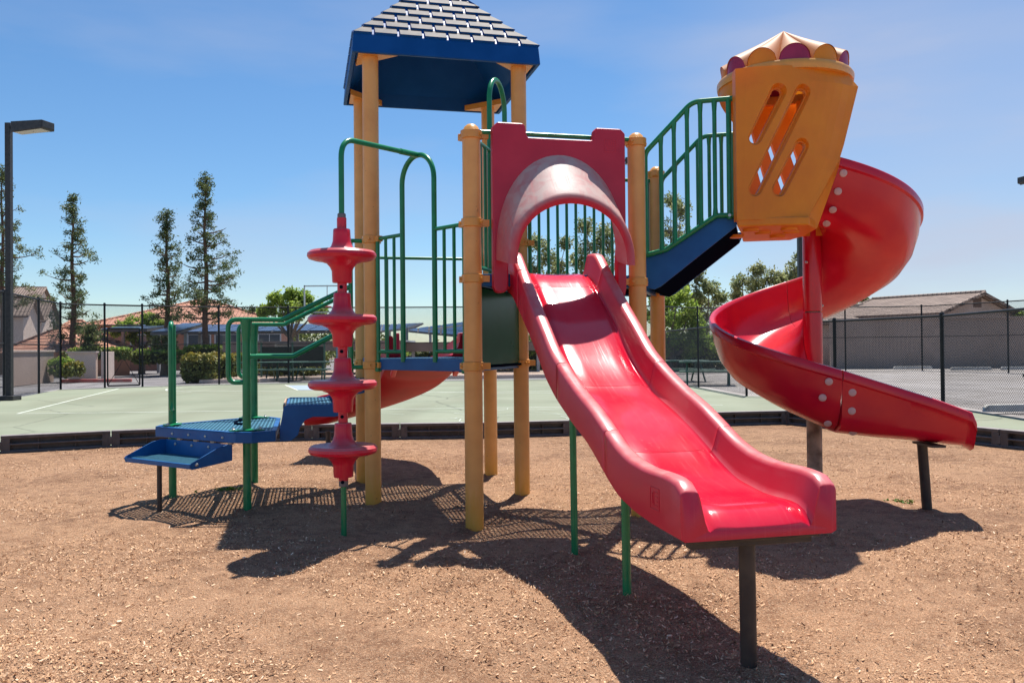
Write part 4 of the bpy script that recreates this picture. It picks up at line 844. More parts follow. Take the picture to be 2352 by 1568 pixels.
def deck(poly, z, name='deck', thick=.085, ang=0., par=None):
    poly = [np.array(p, float) for p in poly]; m = MB(); n = len(poly); c = np.mean(poly, 0)
    for i in range(n):
        a, b = poly[i], poly[(i+1) % n]; d = (b-a)/np.linalg.norm(b-a); ins = np.array([-d[1], d[0]])
        if ins@(c-a) < 0: ins = -ins
        a2, b2 = a+d*.058, b-d*.058
        m.bar(P3(a2+ins*.004, z-thick/2), P3(b2+ins*.004, z-thick/2), .008, thick)
        m.bar(P3(a2+d*.03+ins*.028, z-thick+.004), P3(b2-d*.03+ins*.028, z-thick+.004), .04, .006)
    # underside ribs
    dk = m.build(name, M_blue, PS if par is None else par, bevel=.002)
    inner = [c+(p-c)*.985 for p in poly]
    g = grid(inner, z-.006, ang); g.build('perforated_top', M_grid, dk)
    rb = MB()
    for i in (-.3, 0, .3):
        d = dd(0); t = clip_line(inner, c+dd(90)*i*.9, d)
        if t: rb.bar(P3(c+dd(90)*i*.9+d*(t[0]+.02), z-.045), P3(c+dd(90)*i*.9+d*(t[1]-.02), z-.045), .03, .05)
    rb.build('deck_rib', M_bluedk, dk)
    return dk
deck([PB, PE, PD, PC], Z1, ang=th)
deck([PA, PE, PB], Z1, ang=th)
deck([PA, PF, PE], Z2, ang=th)
deck([PF, PG, PE], Z2, ang=th)

# ---- rails
GR = .0165
def bar_obj(par, a, b, r=.0125, name='baluster'):
    MB().tube([a, b], r, 8).build(name, M_green, par, smooth=40)
def guard(p, q, zd, name='guard_rail', n=9, top=.925, s0=.085, s1=None):
    d = (q-p)/S; s1 = s1 or S-.085; m = MB(); f = lambda s, z: P3(p+d*s, zd+z)
    m.tube([f(.055, top), f(S-.055, top)], GR, 12); m.tube([f(.075, .06), f(S-.075, .06)], GR*.9, 12)
    m.tube([f(.085, top), f(.085, -.09)], GR, 12); m.tube([f(S-.085, top), f(S-.085, -.09)], GR, 12)
    g = m.build(name, M_green, PS, smooth=40)
    for i in range(1, n+1):
        s = .085+(S-.17)*i/(n+1); bar_obj(g, f(s, .06), f(s, top))
    return g
guard(PE, PG, Z2, n=12, top=.915)
guard(PD, PE, Z1, n=10, top=.95)
def archway(p, q, zd, arm=False):
    d = (q-p)/S; f = lambda s, z: P3(p+d*s, zd+z); a0, a1 = .42, .81; m = MB(); c = (a0+a1)/2; rr = (a1-a0)/2; zt = 1.525-rr
    P = [f(a0, -.02), f(a0, zt)]+[f(c-rr*math.cos(t), zt+rr*math.sin(t)) for t in np.linspace(0, pi, 18)[1:-1]]+[f(a1, zt), f(a1, -.02)]
    m.tube(P, .0195, 14)
    for s0, s1, e in ((.085, a0, .085), (a1, S-.085, S-.085)):
        m.tube([f(s0, .95), f(s1, .95)], GR*.9, 12); m.tube([f(s0, .058), f(s1, .058)], GR*.9, 12); m.tube([f(e, .955), f(e, -.10)], GR, 12)
    m.tube([f(.05, .95), f(.09, .95)], GR, 10); m.tube([f(S-.05, .95), f(S-.09, .95)], GR, 10)
    g = m.build('arch_rail', M_green, PS, smooth=40)
    for s in (.197, .308): bar_obj(g, f(s, .058), f(s, .95))
    for s in (a1+.11, a1+.22): bar_obj(g, f(s, .058), f(s, .95))
    for s in (.085, S-.085):
        MB().box(f(s, -.055)+P3(-np.array([-d[1], d[0]]) * .0, 0), (.04, .045, .09), [P3(d, 0), P3((-d[1], d[0]), 0), [0, 0, 1]]).build('bracket', M_green, g, bevel=.008)
    return g
arB = archway(PA, PB, Z1); arE = archway(PA, PE, Z2)

# ---- green riser panel between the two deck heights
d = (PE-PA)/S; n3 = np.array([d[1], -d[0], 0]); pc = (PA+PE)/2
m = MB(); m.box(P3(pc, 1.385), (S-.17, .02, .56), [P3(d, 0), n3, [0, 0, 1]]); gp_ = m.build('riser_panel', M_gpanel, PS, bevel=.006)
m = MB()
for z in (1.10, 1.672): m.box(P3(pc, z), (S-.15, .05, .018), [P3(d, 0), n3, [0, 0, 1]])
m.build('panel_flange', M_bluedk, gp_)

# ---- roof
RC = (PB+PE+PC+PD)/4
def roof():
    h = .763; z0, z1, za = 3.555, 3.70, 4.50; D = P3(dd(0), 0); N_ = P3(dd(90), 0); C = P3(RC, 0)
    def ring(hh, z): return [C+D*a*hh+N_*b*hh+[0, 0, z] for a, b in ((-1, -1), (1, -1), (1, 1), (-1, 1))]
    m = MB(); m.loft([ring(h-.03, z0), ring(h, z0), ring(h-.012, z1), ring(.01, za), ring(.008, za-.03), ring(h-.06, z1-.03), ring(h-.03, z0)], caps=False)
    ro = m.build('roof', M_roof, PS, bevel=.010)
    # shingle courses
    nrow = 9; sh = MB(); 
    slope = math.hypot(h, za-z1)
    for side in range(4):
        u = [D, N_, -D, -N_][side]; o_ = [-N_, D, N_, -D][side]
        nr = (o_*(za-z1)+np.array([0, 0, 1])*h); nr /= np.linalg.norm(nr)
        def pt(s, t, lift): # s along edge, t up the slope 0..1
            return C+o_*(h-.012)*(1-t)+u*s+np.array([0, 0, z1+(za-z1)*t])+nr*lift
        tw = .198
        for r_ in range(nrow):
            t0 = r_/nrow; t1 = (r_+1)/nrow+.012; hw0 = (h-.012)*(1-t0); hw1 = (h-.012)*(1-min(t1, 1)); off_ = (r_ % 2)*tw/2
            k = -6
            while True:
                a = k*tw+off_+.012; b = a+tw-.024; k += 1
                if a > hw0: break
                a0, b0 = max(a, -hw0), min(b, hw0)
                if b0-a0 < .01: continue
                if r_ % 1 == 0 and (b < -hw0+.0): continue
                # merge slivers at the hips
                if a-(-hw0) < tw*.3: a0 = -hw0
                if hw0-b < tw*.3: b0 = hw0
                a1, b1 = max(a0, -hw1), min(b0, hw1)
                if b1 < a1: a1 = b1 = (a1+b1)/2
                q = [pt(a0, t0+.004, .021), pt(b0, t0+.004, .021), pt(b1, t1, .004), pt(a1, t1, .004)]
                low = [pt(a0, t0+.004, -.004), pt(b0, t0+.004, -.004), pt(b1, t1, -.004), pt(a1, t1, -.004)]
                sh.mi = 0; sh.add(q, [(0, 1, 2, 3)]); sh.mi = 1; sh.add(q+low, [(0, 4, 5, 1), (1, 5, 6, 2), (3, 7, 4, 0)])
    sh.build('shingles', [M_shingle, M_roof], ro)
    for p in (PB, PE, PC, PD):   # orange corner gussets
        m = MB(); c = P3(p, z0+.005); di = P3((RC-p)/np.linalg.norm(RC-p), 0)
        e1 = D*np.sign((di@D)); e2 = N_*np.sign((di@N_)); k = c-e1*.10-e2*.10
        m.extrude([k, k+e1*.31, k+e2*.31], (0, 0, .012)); m.extrude([k+e1*.31+[0, 0, .012], k+e2*.31+[0, 0, .012], k+e2*.31+[0, 0, .05], k+e1*.31+[0, 0, .05]], -(e1+e2)*.006)
        m.build('corner_bracket', M_yel2, ro)
roof()

# ---- wave slide
MID = (PA+PF)/2; DS = dd(270); NS = (PF-PA)/S
RIM = [(-.11, 1.915), (.03, 1.905), (.12, 1.83), (.3, 1.69), (.55, 1.505), (.74, 1.375), (.96, 1.215), (1.2, 1.10), (1.45, 1.0), (1.68, .925), (1.86, .85), (2.03, .775), (2.2, .73), (2.4, .712), (2.62, .715), (2.74, .700), (2.77, .672)]
BED = [(-.11, 1.765), (-.02, 1.758), (.1, 1.72), (.28, 1.6), (.55, 1.40), (.68, 1.28), (.85, 1.15), (1.0, 1.06), (1.2, .96), (1.5, .872), (1.7, .80), (1.86, .735), (2.0, .668), (2.16, .612), (2.42, .582), (2.6, .588), (2.69, .585), (2.735, .565), (2.77, .53)]
BOT = [(-.11, 1.64), (.05, 1.6), (.2, 1.51), (.49, 1.33), (.76, 1.14), (.88, 1.05), (1.09, .94), (1.38, .83), (1.66, .74), (1.83, .66), (1.95, .6), (2.1, .54), (2.31, .505), (2.5, .49), (2.77, .482)]
def itp(T, t): 
    x = [p[0] for p in T]; y = [p[1] for p in T]
    # smooth: average of three samples
    return (np.interp(t-.05, x, y)+2*np.interp(t, x, y)+np.interp(t+.05, x, y))/4
def slide_sec(t, endk=1.):
    zr, zb, zt = itp(RIM, t), itp(BED, t), itp(BOT, t)
    if t > 2.70: zr = itp(RIM, 2.70)-(t-2.70)**2*8; zb = itp(BED, 2.66)-(t-2.66)**2*5.5
    W = .342; w1 = .262; h = zr-zb
    pr = [(-W, zt+.0), (-W, zr-.022), (-W+.007, zr-.006), (-W+.024, zr), (-w1-.022, zr), (-w1-.006, zr-.006), (-w1, zr-.022), (-w1+.022, zb+h*.18), (-w1+.034, zb-.006), (-w1+.046, zb-.014), (-w1+.062, zb-.004), (-w1+.080, zb+.002), (-.10, zb-.003), (0, zb-.004)]
    full = pr+[(-a, b) for a, b in pr[-2::-1]]; full += [(W-.02, zt-.012), (-W+.02, zt-.012)]
    # widen at the mouth and narrow where seams are
    return [P3(MID+DS*t+NS*a, b) for a, b in full]
wsl = thing_part = None
def wave_slide():
    cuts = [(-.105, .205), (.208, 1.108), (1.111, 1.905), (1.908, 2.77)]
    root = None
    for i, (a, b) in enumerate(cuts):
        ts = list(np.arange(a, b, .045))+[b]; secs = [slide_sec(t) for t in ts]
        # tiny inset lips so the seams read
        m = MB()
        def shrink(sec, k):
            c = np.mean(sec, 0); return [c+(p-c)*k for p in sec]
        m.loft([shrink(secs[0], .992)]+[slide_sec(a+.004)]+secs[1:-1]+[slide_sec(b-.004)]+[shrink(secs[-1], .992)])
        # material split: bed faces polished
        nsec = len(secs[0]); 
        mi = []
        for fi, f in enumerate(m.f):
            k = fi % nsec if fi < len(m.f)-2 else -1
            mi.append(1 if 8 <= k <= 17 else 0)
        m.m = mi
        if root is None:
            root = MB().box(P3(MID+DS*(-.09), 1.70), (.10, .70, .10), [P3(DS, 0), P3(NS, 0), [0, 0, 1]]).build('wave_slide', M_red, PS, bevel=.01)
        m.build('slide_section', [M_red, M_redbed], root, smooth=50)
    # supports
    def g(t, w_): return MID+DS*t+NS*w_
    for (x, y, zt, mt, r_) in ((.364, 5.13, itp(BED, 1.0)-.04, M_green, .0205), (.560, 4.26, itp(BED, 1.87)-.04, M_green, .0215)):
        MB().tube([(x, y, ground_z(x, y)-.1), (x-.006, y, zt)], r_, 14).build('support_post', mt, root, smooth=40)
    m = MB(); m.tube([(.955, 3.50, -.25), (.950, 3.50, .475)], .0335, 18).build('support_post', M_brownpost, root, smooth=40)
    m = MB(); c = P3(g(2.68, .0), .464); m.box(c, (.13, .56, .018), [P3(DS, 0), P3(NS, 0), [0, 0, 1]]); m.box(c+[0, 0, -.022], (.05, .54, .034), [P3(DS, 0), P3(NS, 0), [0, 0, 1]]); m.build('mounting_plate', M_brownpost, root, bevel=.004)
    # moulded maker's emblem on the side: a small raised square with strokes
    def embl(o_, u, v, n, s, par, q=.0016):
        m = MB()
        for a in (-1, 1): m.bar(o_+u*a*s-v*s, o_+u*a*s+v*s, .003, q, n); m.bar(o_-u*s+v*a*s, o_+u*s+v*a*s, .003, q, n)
        for k, x in enumerate((-.6, -.2, .2, .6)): m.bar(o_+u*x*s+v*.1*s, o_+u*(x+.02)*s+v*.7*s, .005, q, n)
        m.bar(o_-u*.7*s-v*.2*s, o_+u*.7*s-v*.2*s, .004, q, n); m.bar(o_-u*.5*s-v*.5*s, o_+u*.5*s-v*.5*s, .004, q, n)
        m.build('moulded_emblem', M_red, par)
    embl(P3(g(2.52, -.343), .60), np.array([0, 0, 1.]), P3(DS, 0), P3(-NS, 0), .045, root)
    return embl
embl = wave_slide()

# ---- hood over the wave slide
def hood():
    f = lambda s, z, t: P3(PA+NS*s+DS*t, z)       # s along A-F, t outwards
    t0, t1 = .035, .105
    outer = [(.128, 1.70), (.128, 2.60), (.128, 2.755), (.165, 2.79), (.345, 2.79), (.362, 2.775), (.375, 2.70), (.385, 2.695), (.84, 2.695), (.855, 2.70), (.868, 2.765), (.885, 2.787), (1.065, 2.787), (1.10, 2.755), (1.10, 1.63)]
    cx, hw, zs, pk = .617, .445, 1.86, 2.56
    arch = [(cx+hw-.02, 1.60), (cx+hw-.02, zs)]+[(cx+(hw-.02)*math.cos(a), zs+(pk-zs-.02)*math.sin(a)**.92) for a in np.linspace(0, pi, 28)[1:-1]]+[(cx-hw+.02, zs), (cx-hw+.02, 1.67)]
    # left leg is wide: widen toward slide
    arch[-1] = (.235, 1.66); arch[-2] = (.235, zs-.02); arch[0] = (1.03, 1.60); arch[1] = (1.03, zs-.02)
    lowL = [(.165, 1.615), (.215, 1.625)]; lowR = [(1.085, 1.60), (1.05, 1.58)]
    poly = outer[::-1]  # from right bottom .. left bottom
    ring = [(1.10, 1.66)]+outer[::-1][1:-1]+[(.128, 1.655), (.142, 1.622), (.170, 1.61), (.205, 1.614), (.232, 1.64)]+arch[::-1][1:-1]+[(1.035, 1.60), (1.05, 1.585), (1.09, 1.60)]
    m = MB(); m.extrude([f(s, z, t0) for s, z in ring], P3(DS, 0)*(t1-t0)); hp_ = m.build('hood_panel', M_redpanel, PS, bevel=.012, bseg=3)
    for e in hp_.data.polygons: e.use_smooth = False
    # the projecting awning: outer shell lofted from the panel arch to a lower front arch
    def arch_pts(hw_, zs_, pk_, t, k=1., n=34):
        P = []
        for a in np.linspace(pi, 0, n): P.append(f(cx+hw_*math.cos(a), zs_+(pk_-zs_)*math.sin(a)**k, t))
        return P
    n = 34
    def sec(q):
        # q 0..1 outwards
        t = .07+.30*q; hw_ = .475-.033*q; zs_ = 1.845-.06*q; pk_ = 2.625-.355*q**.95
        return arch_pts(hw_, zs_, pk_, t, .86), arch_pts(hw_-.058, zs_+.002, pk_-.075, t, .86)
    m = MB(); so_, si_ = [], []
    for q in np.linspace(0, 1, 9): a, b = sec(q); so_.append(a); si_.append(b)
    # front lip rounded
    a, b = sec(1.0); lip = [[pa*(1-w_)+pb*w_+P3(DS, 0)*.018*math.sin(pi*w_) for pa, pb in zip(a, b)] for w_ in (.2, .5, .8)]
    secs = so_+lip+si_[::-1]; m.loft(secs, closed=False, caps=False)
    # close the feet and the back
    k = len(secs); idx = lambda i, j: i*n+j
    m.f.append(tuple(idx(i, 0) for i in range(k))); m.m.append(0); m.f.append(tuple(idx(i, n-1) for i in range(k-1, -1, -1))); m.m.append(0)
    m.build('hood_awning', M_redhood, hp_, smooth=50)
    MB().tube([f(.05, 2.735, .02), f(S-.05, 2.735, .02)], .0165, 12).build('cross_bar', M_green, hp_, smooth=40)
    embl(f(.985, 2.66, t1+.001), P3(NS, 0), np.array([0, 0, 1.]), P3(DS, 0), .042, hp_)
hood()

# ---- transfer station
def transfer():
    zt = .605; X0 = dd(0); Yv = dd(90); p2 = np.array([-2.062, 6.637]); p3 = np.array([-2.381, 7.886]); p1 = np.array([-2.863, 7.2])
    poly = [np.array([-2.955, 7.086]), np.array([-2.10, 6.50]), np.array([-1.975, 6.487]), np.array([-1.838, 6.62]), np.array([-2.14, 7.86]), np.array([-2.30, 8.03]), np.array([-2.42, 8.02]), np.array([-2.975, 7.235])]
    m = MB(); n = len(poly); c = np.mean(poly, 0)
    for i in range(n):
        a, b = poly[i], poly[(i+1) % n]; m.bar(P3(a, zt-.038), P3(b, zt-.038), .008, .076)
    for i in (-.35, 0, .35):
        t = clip_line([c+(p-c)*.98 for p in poly], c+X0*i, Yv)
        if t: m.bar(P3(c+X0*i+Yv*t[0], zt-.03), P3(c+X0*i+Yv*t[1], zt-.03), .03, .03)
    T = m.build('transfer_deck', M_blue, PS, bevel=.003)
    grid([c+(p-c)*.985 for p in poly], zt-.002, th, pitch=.030, bw=.0125).build('perforated_top', M_grid, T)
    rimm = MB()
    for i in range(n):
        a, b = c+(poly[i]-c)*.975, c+(poly[(i+1) % n]-c)*.975; rimm.bar(P3(a, zt+.0035), P3(b, zt+.0035), .04, .006)
    rimm.build('rim', M_blue, T, bevel=.002)
    # hand hold opening marked by a raised dark oval
    ov = MB(); oc = P3(np.array([-2.35, 7.45]), zt+.006); ov.tube([oc+P3(Yv, 0)*.22*math.cos(a)+P3(X0, 0)*.06*math.sin(a) for a in np.linspace(0, 2*pi, 30)], .012, 8, caps=False); ov.build('hand_hold', M_bluedk, T, smooth=40)
    for p, top in ((p2, 1.46), (p3, 1.46), (p1, 1.45)):
        MB().tube([P3(p, -.15), P3(p, top)], .0315, 18).build('green_post', M_green, T, smooth=40)
        fl = MB(); fl.lathe([(.034, 0), (.075, .004), (.075, .010), (.036, .016)], P3(p, zt+.006), 20); d_ = (c-p)/np.linalg.norm(c-p); e_ = np.array([-d_[1], d_[0]])
        fl.box(P3(p, zt+.010), (.26, .07, .008), [P3(e_, 0), P3(-d_, 0), [0, 0, 1]]); fl.build('post_flange', M_green, T, smooth=40)
        bt = MB()
        for s in (-.1, .1): bt.lathe([(.014, 0), (.014, .008), (.007, .012), (.007, .02)], P3(p+e_*s, zt+.014), 10)
        bt.build('bolt', M_steel, T, smooth=40)
    # bolts along the front skirt
    a, b = poly[0], poly[1]; d_ = (b-a)/np.linalg.norm(b-a); nn = np.array([d_[1], -d_[0]])
    bt = MB()
    for k in range(4): bt.lathe([(.012, 0), (.012, .004), (.006, .010)], P3(a+d_*(.235+.215*k)+nn*.004, zt-.04), 12, P3(nn, 0))
    bt.build('bolt', M_steel, T, smooth=40)
    # loop at the front post: edge-on grab loop
    ld = np.array([.31, -.95]); ld /= np.linalg.norm(ld)
    f = lambda s, z: P3(p1+ld*s, z)
    MB().tube(fillet([f(0, 1.455), f(.155, 1.47), f(.155, .76), f(0.02, .74)], .07), .0185, 12).build('grab_loop', M_green, T, smooth=40)
    # handrails
    for P, nm in ((p2, 0), (p3, 1)):
        f = lambda s, z: P3(P+X0*s, z)
        end = .80; m = MB()
        m.tube(fillet([f(-.005, .985), f(-.135, .985), f(-.135, 1.472), f(.27, 1.470), f(end, 1.735)], [.07, .07, .05, .0]), .0185, 12)
        m.tube(fillet([f(.0, 1.185), f(.355, 1.182), f(end, 1.415)], .05), .0185, 12)
        m.tube([f(end, 2.10-.35*nm*0), f(end, 1.05)], .0185, 12)
        m.tube([f(end, 2.10), f(end+.12, 2.10)], .0165, 10); m.tube([f(end, 1.09), f(end+.12, 1.09)], .0165, 10)
        # flattened tops of the posts where rails are welded
        m.tube([f(0, 1.30), f(0, 1.47)], [.0315, .045], 14)
        m.build('handrail', M_green, T, smooth=40)
    # S-shaped steps up to the low deck
    def sprof(s0, w_=.0):
        return [(.245, .512), (.33, .515), (.385, .56), (.40, .62), (.44, .675), (.50, .70), (.67, .695), (.73, .71), (.77, .76), (.80, .82), (.84, .87), (1.0, .90), (1.0, 1.12), (.955, 1.14), (.93, 1.12), (.925, 1.03), (.90, .985), (.74, .975), (.70, .93), (.66, .81), (.62, .795), (.31, .80), (.275, .785), (.262, .70), (.245, .62)]
    pr_ = sprof(0)
    for w_ in (.05, 1.17):
        m = MB(); m.extrude([P3(p2+X0*s+Yv*w_*1.0, z) for s, z in pr_], P3(Yv, 0)*.012); m.build('step_stringer', M_blue, T, bevel=.004)
    for (s0, s1, z) in ((.30, .655, .790), (.72, 1.0, .965)):
        q = [p2+X0*s0+Yv*.062, p2+X0*s1+Yv*.062, p2+X0*s1+Yv*1.165, p2+X0*s0+Yv*1.165]
        stp = MB(); stp.bar(P3(q[0], z-.02), P3(q[3], z-.02), .02, .045); so_ = stp.build('tread', M_blue, T, bevel=.003); grid(q, z, th, .03, .0125).build('perforated_top', M_grid, so_)
    MB().bar(P3(p2+X0*.275+Yv*.10, .782), P3(p2+X0*.275+Yv*1.12, .782), .012, .03).build('worn_nosing', M_edge, T)
    # low outer step
    a = poly[0]+d_*.15; b = poly[1]-d_*.055; zz = .405
    out = -np.array([-d_[1], d_[0]]); dep = .355
    A0, B0 = a, b; A1 = a+out*dep+d_*(-.0); B1 = b+out*dep
    side = [(0, .515), (.045, .52), (.13, .505), (dep+.0, .415), (dep+.015, .40), (dep, .365), (0, .395)]
    m = MB()
    for base_, sg in ((A0, -1), (B0, 1)):
        m.extrude([P3(base_+out*s, z) for s, z in side], P3(d_, 0)*sg*.008)
    m.box(P3((A0+B0)/2+out*.006, .455), (np.linalg.norm(B0-A0), .008, .125), [P3(d_, 0), P3(out, 0), [0, 0, 1]])
    m.bar(P3(A1, .388), P3(B1, .388), .02, .035)
    so_ = m.build('low_step', M_blue, T, bevel=.003)
    q = [A0+out*.012, B0+out*.012, B1, A1]; grid(q, .400, ang_of(A0, B0), .030, .0125).build('perforated_top', M_grid, so_)
    bt = MB()
    for k in range(4): bt.lathe([(.012, 0), (.012, .004), (.006, .010)], P3(a+d_*(.135+.215*k)+out*.011, .485), 12, P3(out, 0))
    bt.lathe([(.013, 0), (.013, .004), (.006, .010)], P3(B0+out*(dep-.04)+d_*.009, .40), 12, P3(d_, 0)); bt.build('bolt', M_steel, so_, smooth=40)
    sp = MB()
    for k in range(4): sp.box(P3(a+d_*(.175+.215*k), .523), (.045, .02, .015), [P3(d_, 0), P3(out, 0), [0, 0, 1]])
    sp.build('hanger_tab', M_edge, so_)
    MB().tube([(-2.685, 6.50, -.15), (-2.685, 6.50, .385)], .0185, 12).build('step_leg', M_brownpost, so_, smooth=40)
transfer()

# ---- disc climber
def climber():
    c = np.array([-1.119, 5.646, 0.]); top = P3((PA+PB)/2-(PB-PA)/S*0, Z1+1.525); zt = 2.63
    m = MB()
    dv_ = (c-top); dv_[2] = 0; 
    m.tube(fillet([top, np.array([c[0], c[1], zt]), c+[0, 0, 2.10]], .14, 10), .0185, 14); m.tube([top*.75+np.array([c[0], c[1], zt])*.25, top], .0215, 14)
    root = m.build('disc_climber', M_green, PS, smooth=40)
    MB().tube([c+[0, 0, -.15], c+[0, 0, .36]], .0185, 14).build('ground_pole', M_green, root, smooth=40)
    MB().lathe([(.026, 0), (.031, .005), (.031, .045), (.026, .05)], c+[0, 0, .33], 16).lathe([(.024, 0), (.028, .005), (.028, .04), (.024, .045)], c+[0, 0, 2.085], 16).build('collar', M_grey, root, smooth=40)
    m = MB(); m.tube([c+[0, 0, .37], c+[0, 0, 2.10]], .032, 16); m.build('core_pipe', M_red, root, smooth=40)
    for z in (.568, .996, 1.4245, 1.847):
        prof = [(.034, -.19), (.061, -.187), (.064, -.18), (.067, -.11), (.078, -.085), (.100, -.06), (.125, -.052), (.135, -.045), (.185, -.040), (.215, -.030), (.226, -.012), (.224, .006), (.208, .022), (.170, .022), (.115, .017), (.088, .030), (.070, .055), (.060, .085), (.057, .135), (.056, .162), (.052, .168), (.034, .170)]
        m = MB(); m.lathe(prof, c+[0, 0, z+.012], 44); m.build('disc', M_red, root, smooth=32)
        MB().lathe([(.012, 0), (.012, .004)], c+[.0, -.031, z-.205], 10, (0, -1, 0)).build('bolt', M_bluedk, root)
climber()

# ---- rear curved slide
def rear_slide():
    st = (PC+PD)/2; h0 = th+pi/2; secs = []; n = 44; Ls = .75; Rr = 1.25; La = Rr*R(76.3); L0 = Ls+La+.12
    def pos(s):
        if s < Ls: return st+np.array([math.cos(h0), math.sin(h0)])*s, h0
        s2 = min(s-Ls, La); a = s2/Rr; p = st+np.array([math.cos(h0), math.sin(h0)])*Ls; cc = p+np.array([math.cos(h0+pi/2), math.sin(h0+pi/2)])*Rr; h = h0+a
        q = cc-np.array([math.cos(h+pi/2), math.sin(h+pi/2)])*Rr
        if s-Ls > La: q = q+np.array([math.cos(h), math.sin(h)])*(s-Ls-La)
        return q, h
    for i in range(n):
        s = L0*i/(n-1); p, h = pos(s); nn = np.array([math.cos(h+pi/2), math.sin(h+pi/2)]); zb = float(np.interp(s, [0, .12, L0*.3, L0*.75, L0*.9, L0], [1.15, 1.13, 1.0, .60, .49, .47])); wl = .24+.0*s
        hi = .24 if s > .15 else .24; bank = .10*math.sin(pi*min(1, s/L0)) 
        pr_ = []
        for w_, dz in ((-.36, -.03), (-.37, .19), (-.355, .21+bank), (-.33, .205+bank), (-.30, .10+bank*.6), (-.24, .02), (-.1, -.005), (.1, -.005), (.24, .02), (.30, .10), (.33, .205), (.355, .21), (.37, .19), (.36, -.03), (.30, -.075), (.1, -.095), (-.1, -.095), (-.30, -.075)):
            pr_.append(P3(p+nn*w_, zb+dz))
        secs.append(pr_)
    m = MB(); m.loft(secs); o_ = m.build('curved_slide', M_redrear, PS, smooth=50)
    p, h = pos(L0-.2); MB().tube([P3(p, -.1), P3(p, .3)], .03, 12).build('support_post', M_brownpost, o_, smooth=40)
    # entry barrier with crossbar
    d = (PD-PC)/S; f = lambda s, z: P3(PC+d*s, Z1+z); m = MB()
    m.tube([f(.06, .94), f(S-.06, .94)], GR*.9, 12)
    for s in (.085, .235, S-.235, S-.085): m.tube([f(s, .94), f(s, -.05)], GR*.9, 12)
    for s0, s1 in ((.085, .235), (S-.235, S-.085)): m.tube([f(s0, .06), f(s1, .06)], GR*.9, 12)
    m.build('slide_entry_rail', M_green, PS, smooth=40)
    for s in (.30, S-.30):
        m = MB(); q = [P3(PC+d*s, 1.10), P3(PC+d*s, 1.385), P3(PC+d*s+dd(90)*.10, 1.385), P3(PC+d*s+dd(90)*.42, 1.12), P3(PC+d*s+dd(90)*.42, .95)]; m.extrude(q, P3(d, 0)*.05); m.build('entry_side', M_red, o_, bevel=.01)
rear_slide()

# ---- stairway from the high deck up to the turret
def stairs():
    SD = dd(-30); FGd = (PG-PF)/S; L1 = .715
    f = lambda w_, s, z: P3(PF+FGd*w_+SD*s, z)
    near, far = .10, S-.10; root = None
    prof = [(.03, 1.67), (.11, 1.652), (.16, 1.675), (.695, 2.085), (.715, 2.13), (.715, 2.175), (.52, 2.165), (.18, 1.925), (.03, 1.89)]
    for w_ in (near, far):
        m = MB(); m.extrude([f(w_, s, z) for s, z in prof], P3(FGd, 0)*(.012 if w_ == near else -.012)); o_ = m.build('stairway' if root is None else 'stringer', M_blue, PS if root is None else root, bevel=.004)
        if root is None: root = o_
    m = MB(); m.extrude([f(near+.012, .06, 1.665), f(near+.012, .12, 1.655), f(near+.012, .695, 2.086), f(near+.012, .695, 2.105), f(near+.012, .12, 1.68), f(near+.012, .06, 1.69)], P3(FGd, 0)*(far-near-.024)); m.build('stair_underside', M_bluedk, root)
    for s0, z in ((.06, 1.835), (.25, 1.965), (.455, 2.125)):
        m = MB(); m.extrude([f(near+.013, s0, z), f(near+.013, s0+.24, z), f(near+.013, s0+.24, z-.022), f(near+.013, s0, z-.022)], P3(FGd, 0)*(far-near-.026)); m.build('tread', M_blue, root)
    for w_, tz in ((near-.02, 0), (far+.02, .0)):
        m = MB(); top = fillet([f(w_, .055, 1.9), f(w_, .055, 2.66), f(w_, .40, 3.005), f(w_, .76, 3.005)], [.10, .14], 9)
        m.tube(top, .0185, 12); m.tube(fillet([f(w_, .055, 1.905), f(w_, .20, 1.94), f(w_, .56, 2.17), f(w_, .70, 2.168)], .08), .0185, 12)
        m.tube([f(w_, .655, 3.0), f(w_, .655, 2.14)], .0195, 12); g = m.build('stair_rail', M_green, root, smooth=40)
        for s in (.17, .265, .36, .455, .555):
            zb = float(np.interp(s, [.055, .2, .56, .7], [1.905, 1.94, 2.17, 2.168])); zt = float(np.interp(s, [.055, .15, .40, .76], [2.62, 2.76, 2.995, 3.005]))
            MB().tube([f(w_, s, zb), f(w_, s, zb+.06), f(w_, s, zt-.08), f(w_, s, zt)], [.021, .0155, .0155, .021], 10).build('baluster', M_green, g, smooth=60)
        MB().lathe([(.011, 0), (.011, .008)], f(w_, .655, 2.165)+P3(-FGd, 0)*.018, 10, P3(-FGd, 0)).build('bolt', M_steel, g)
stairs()

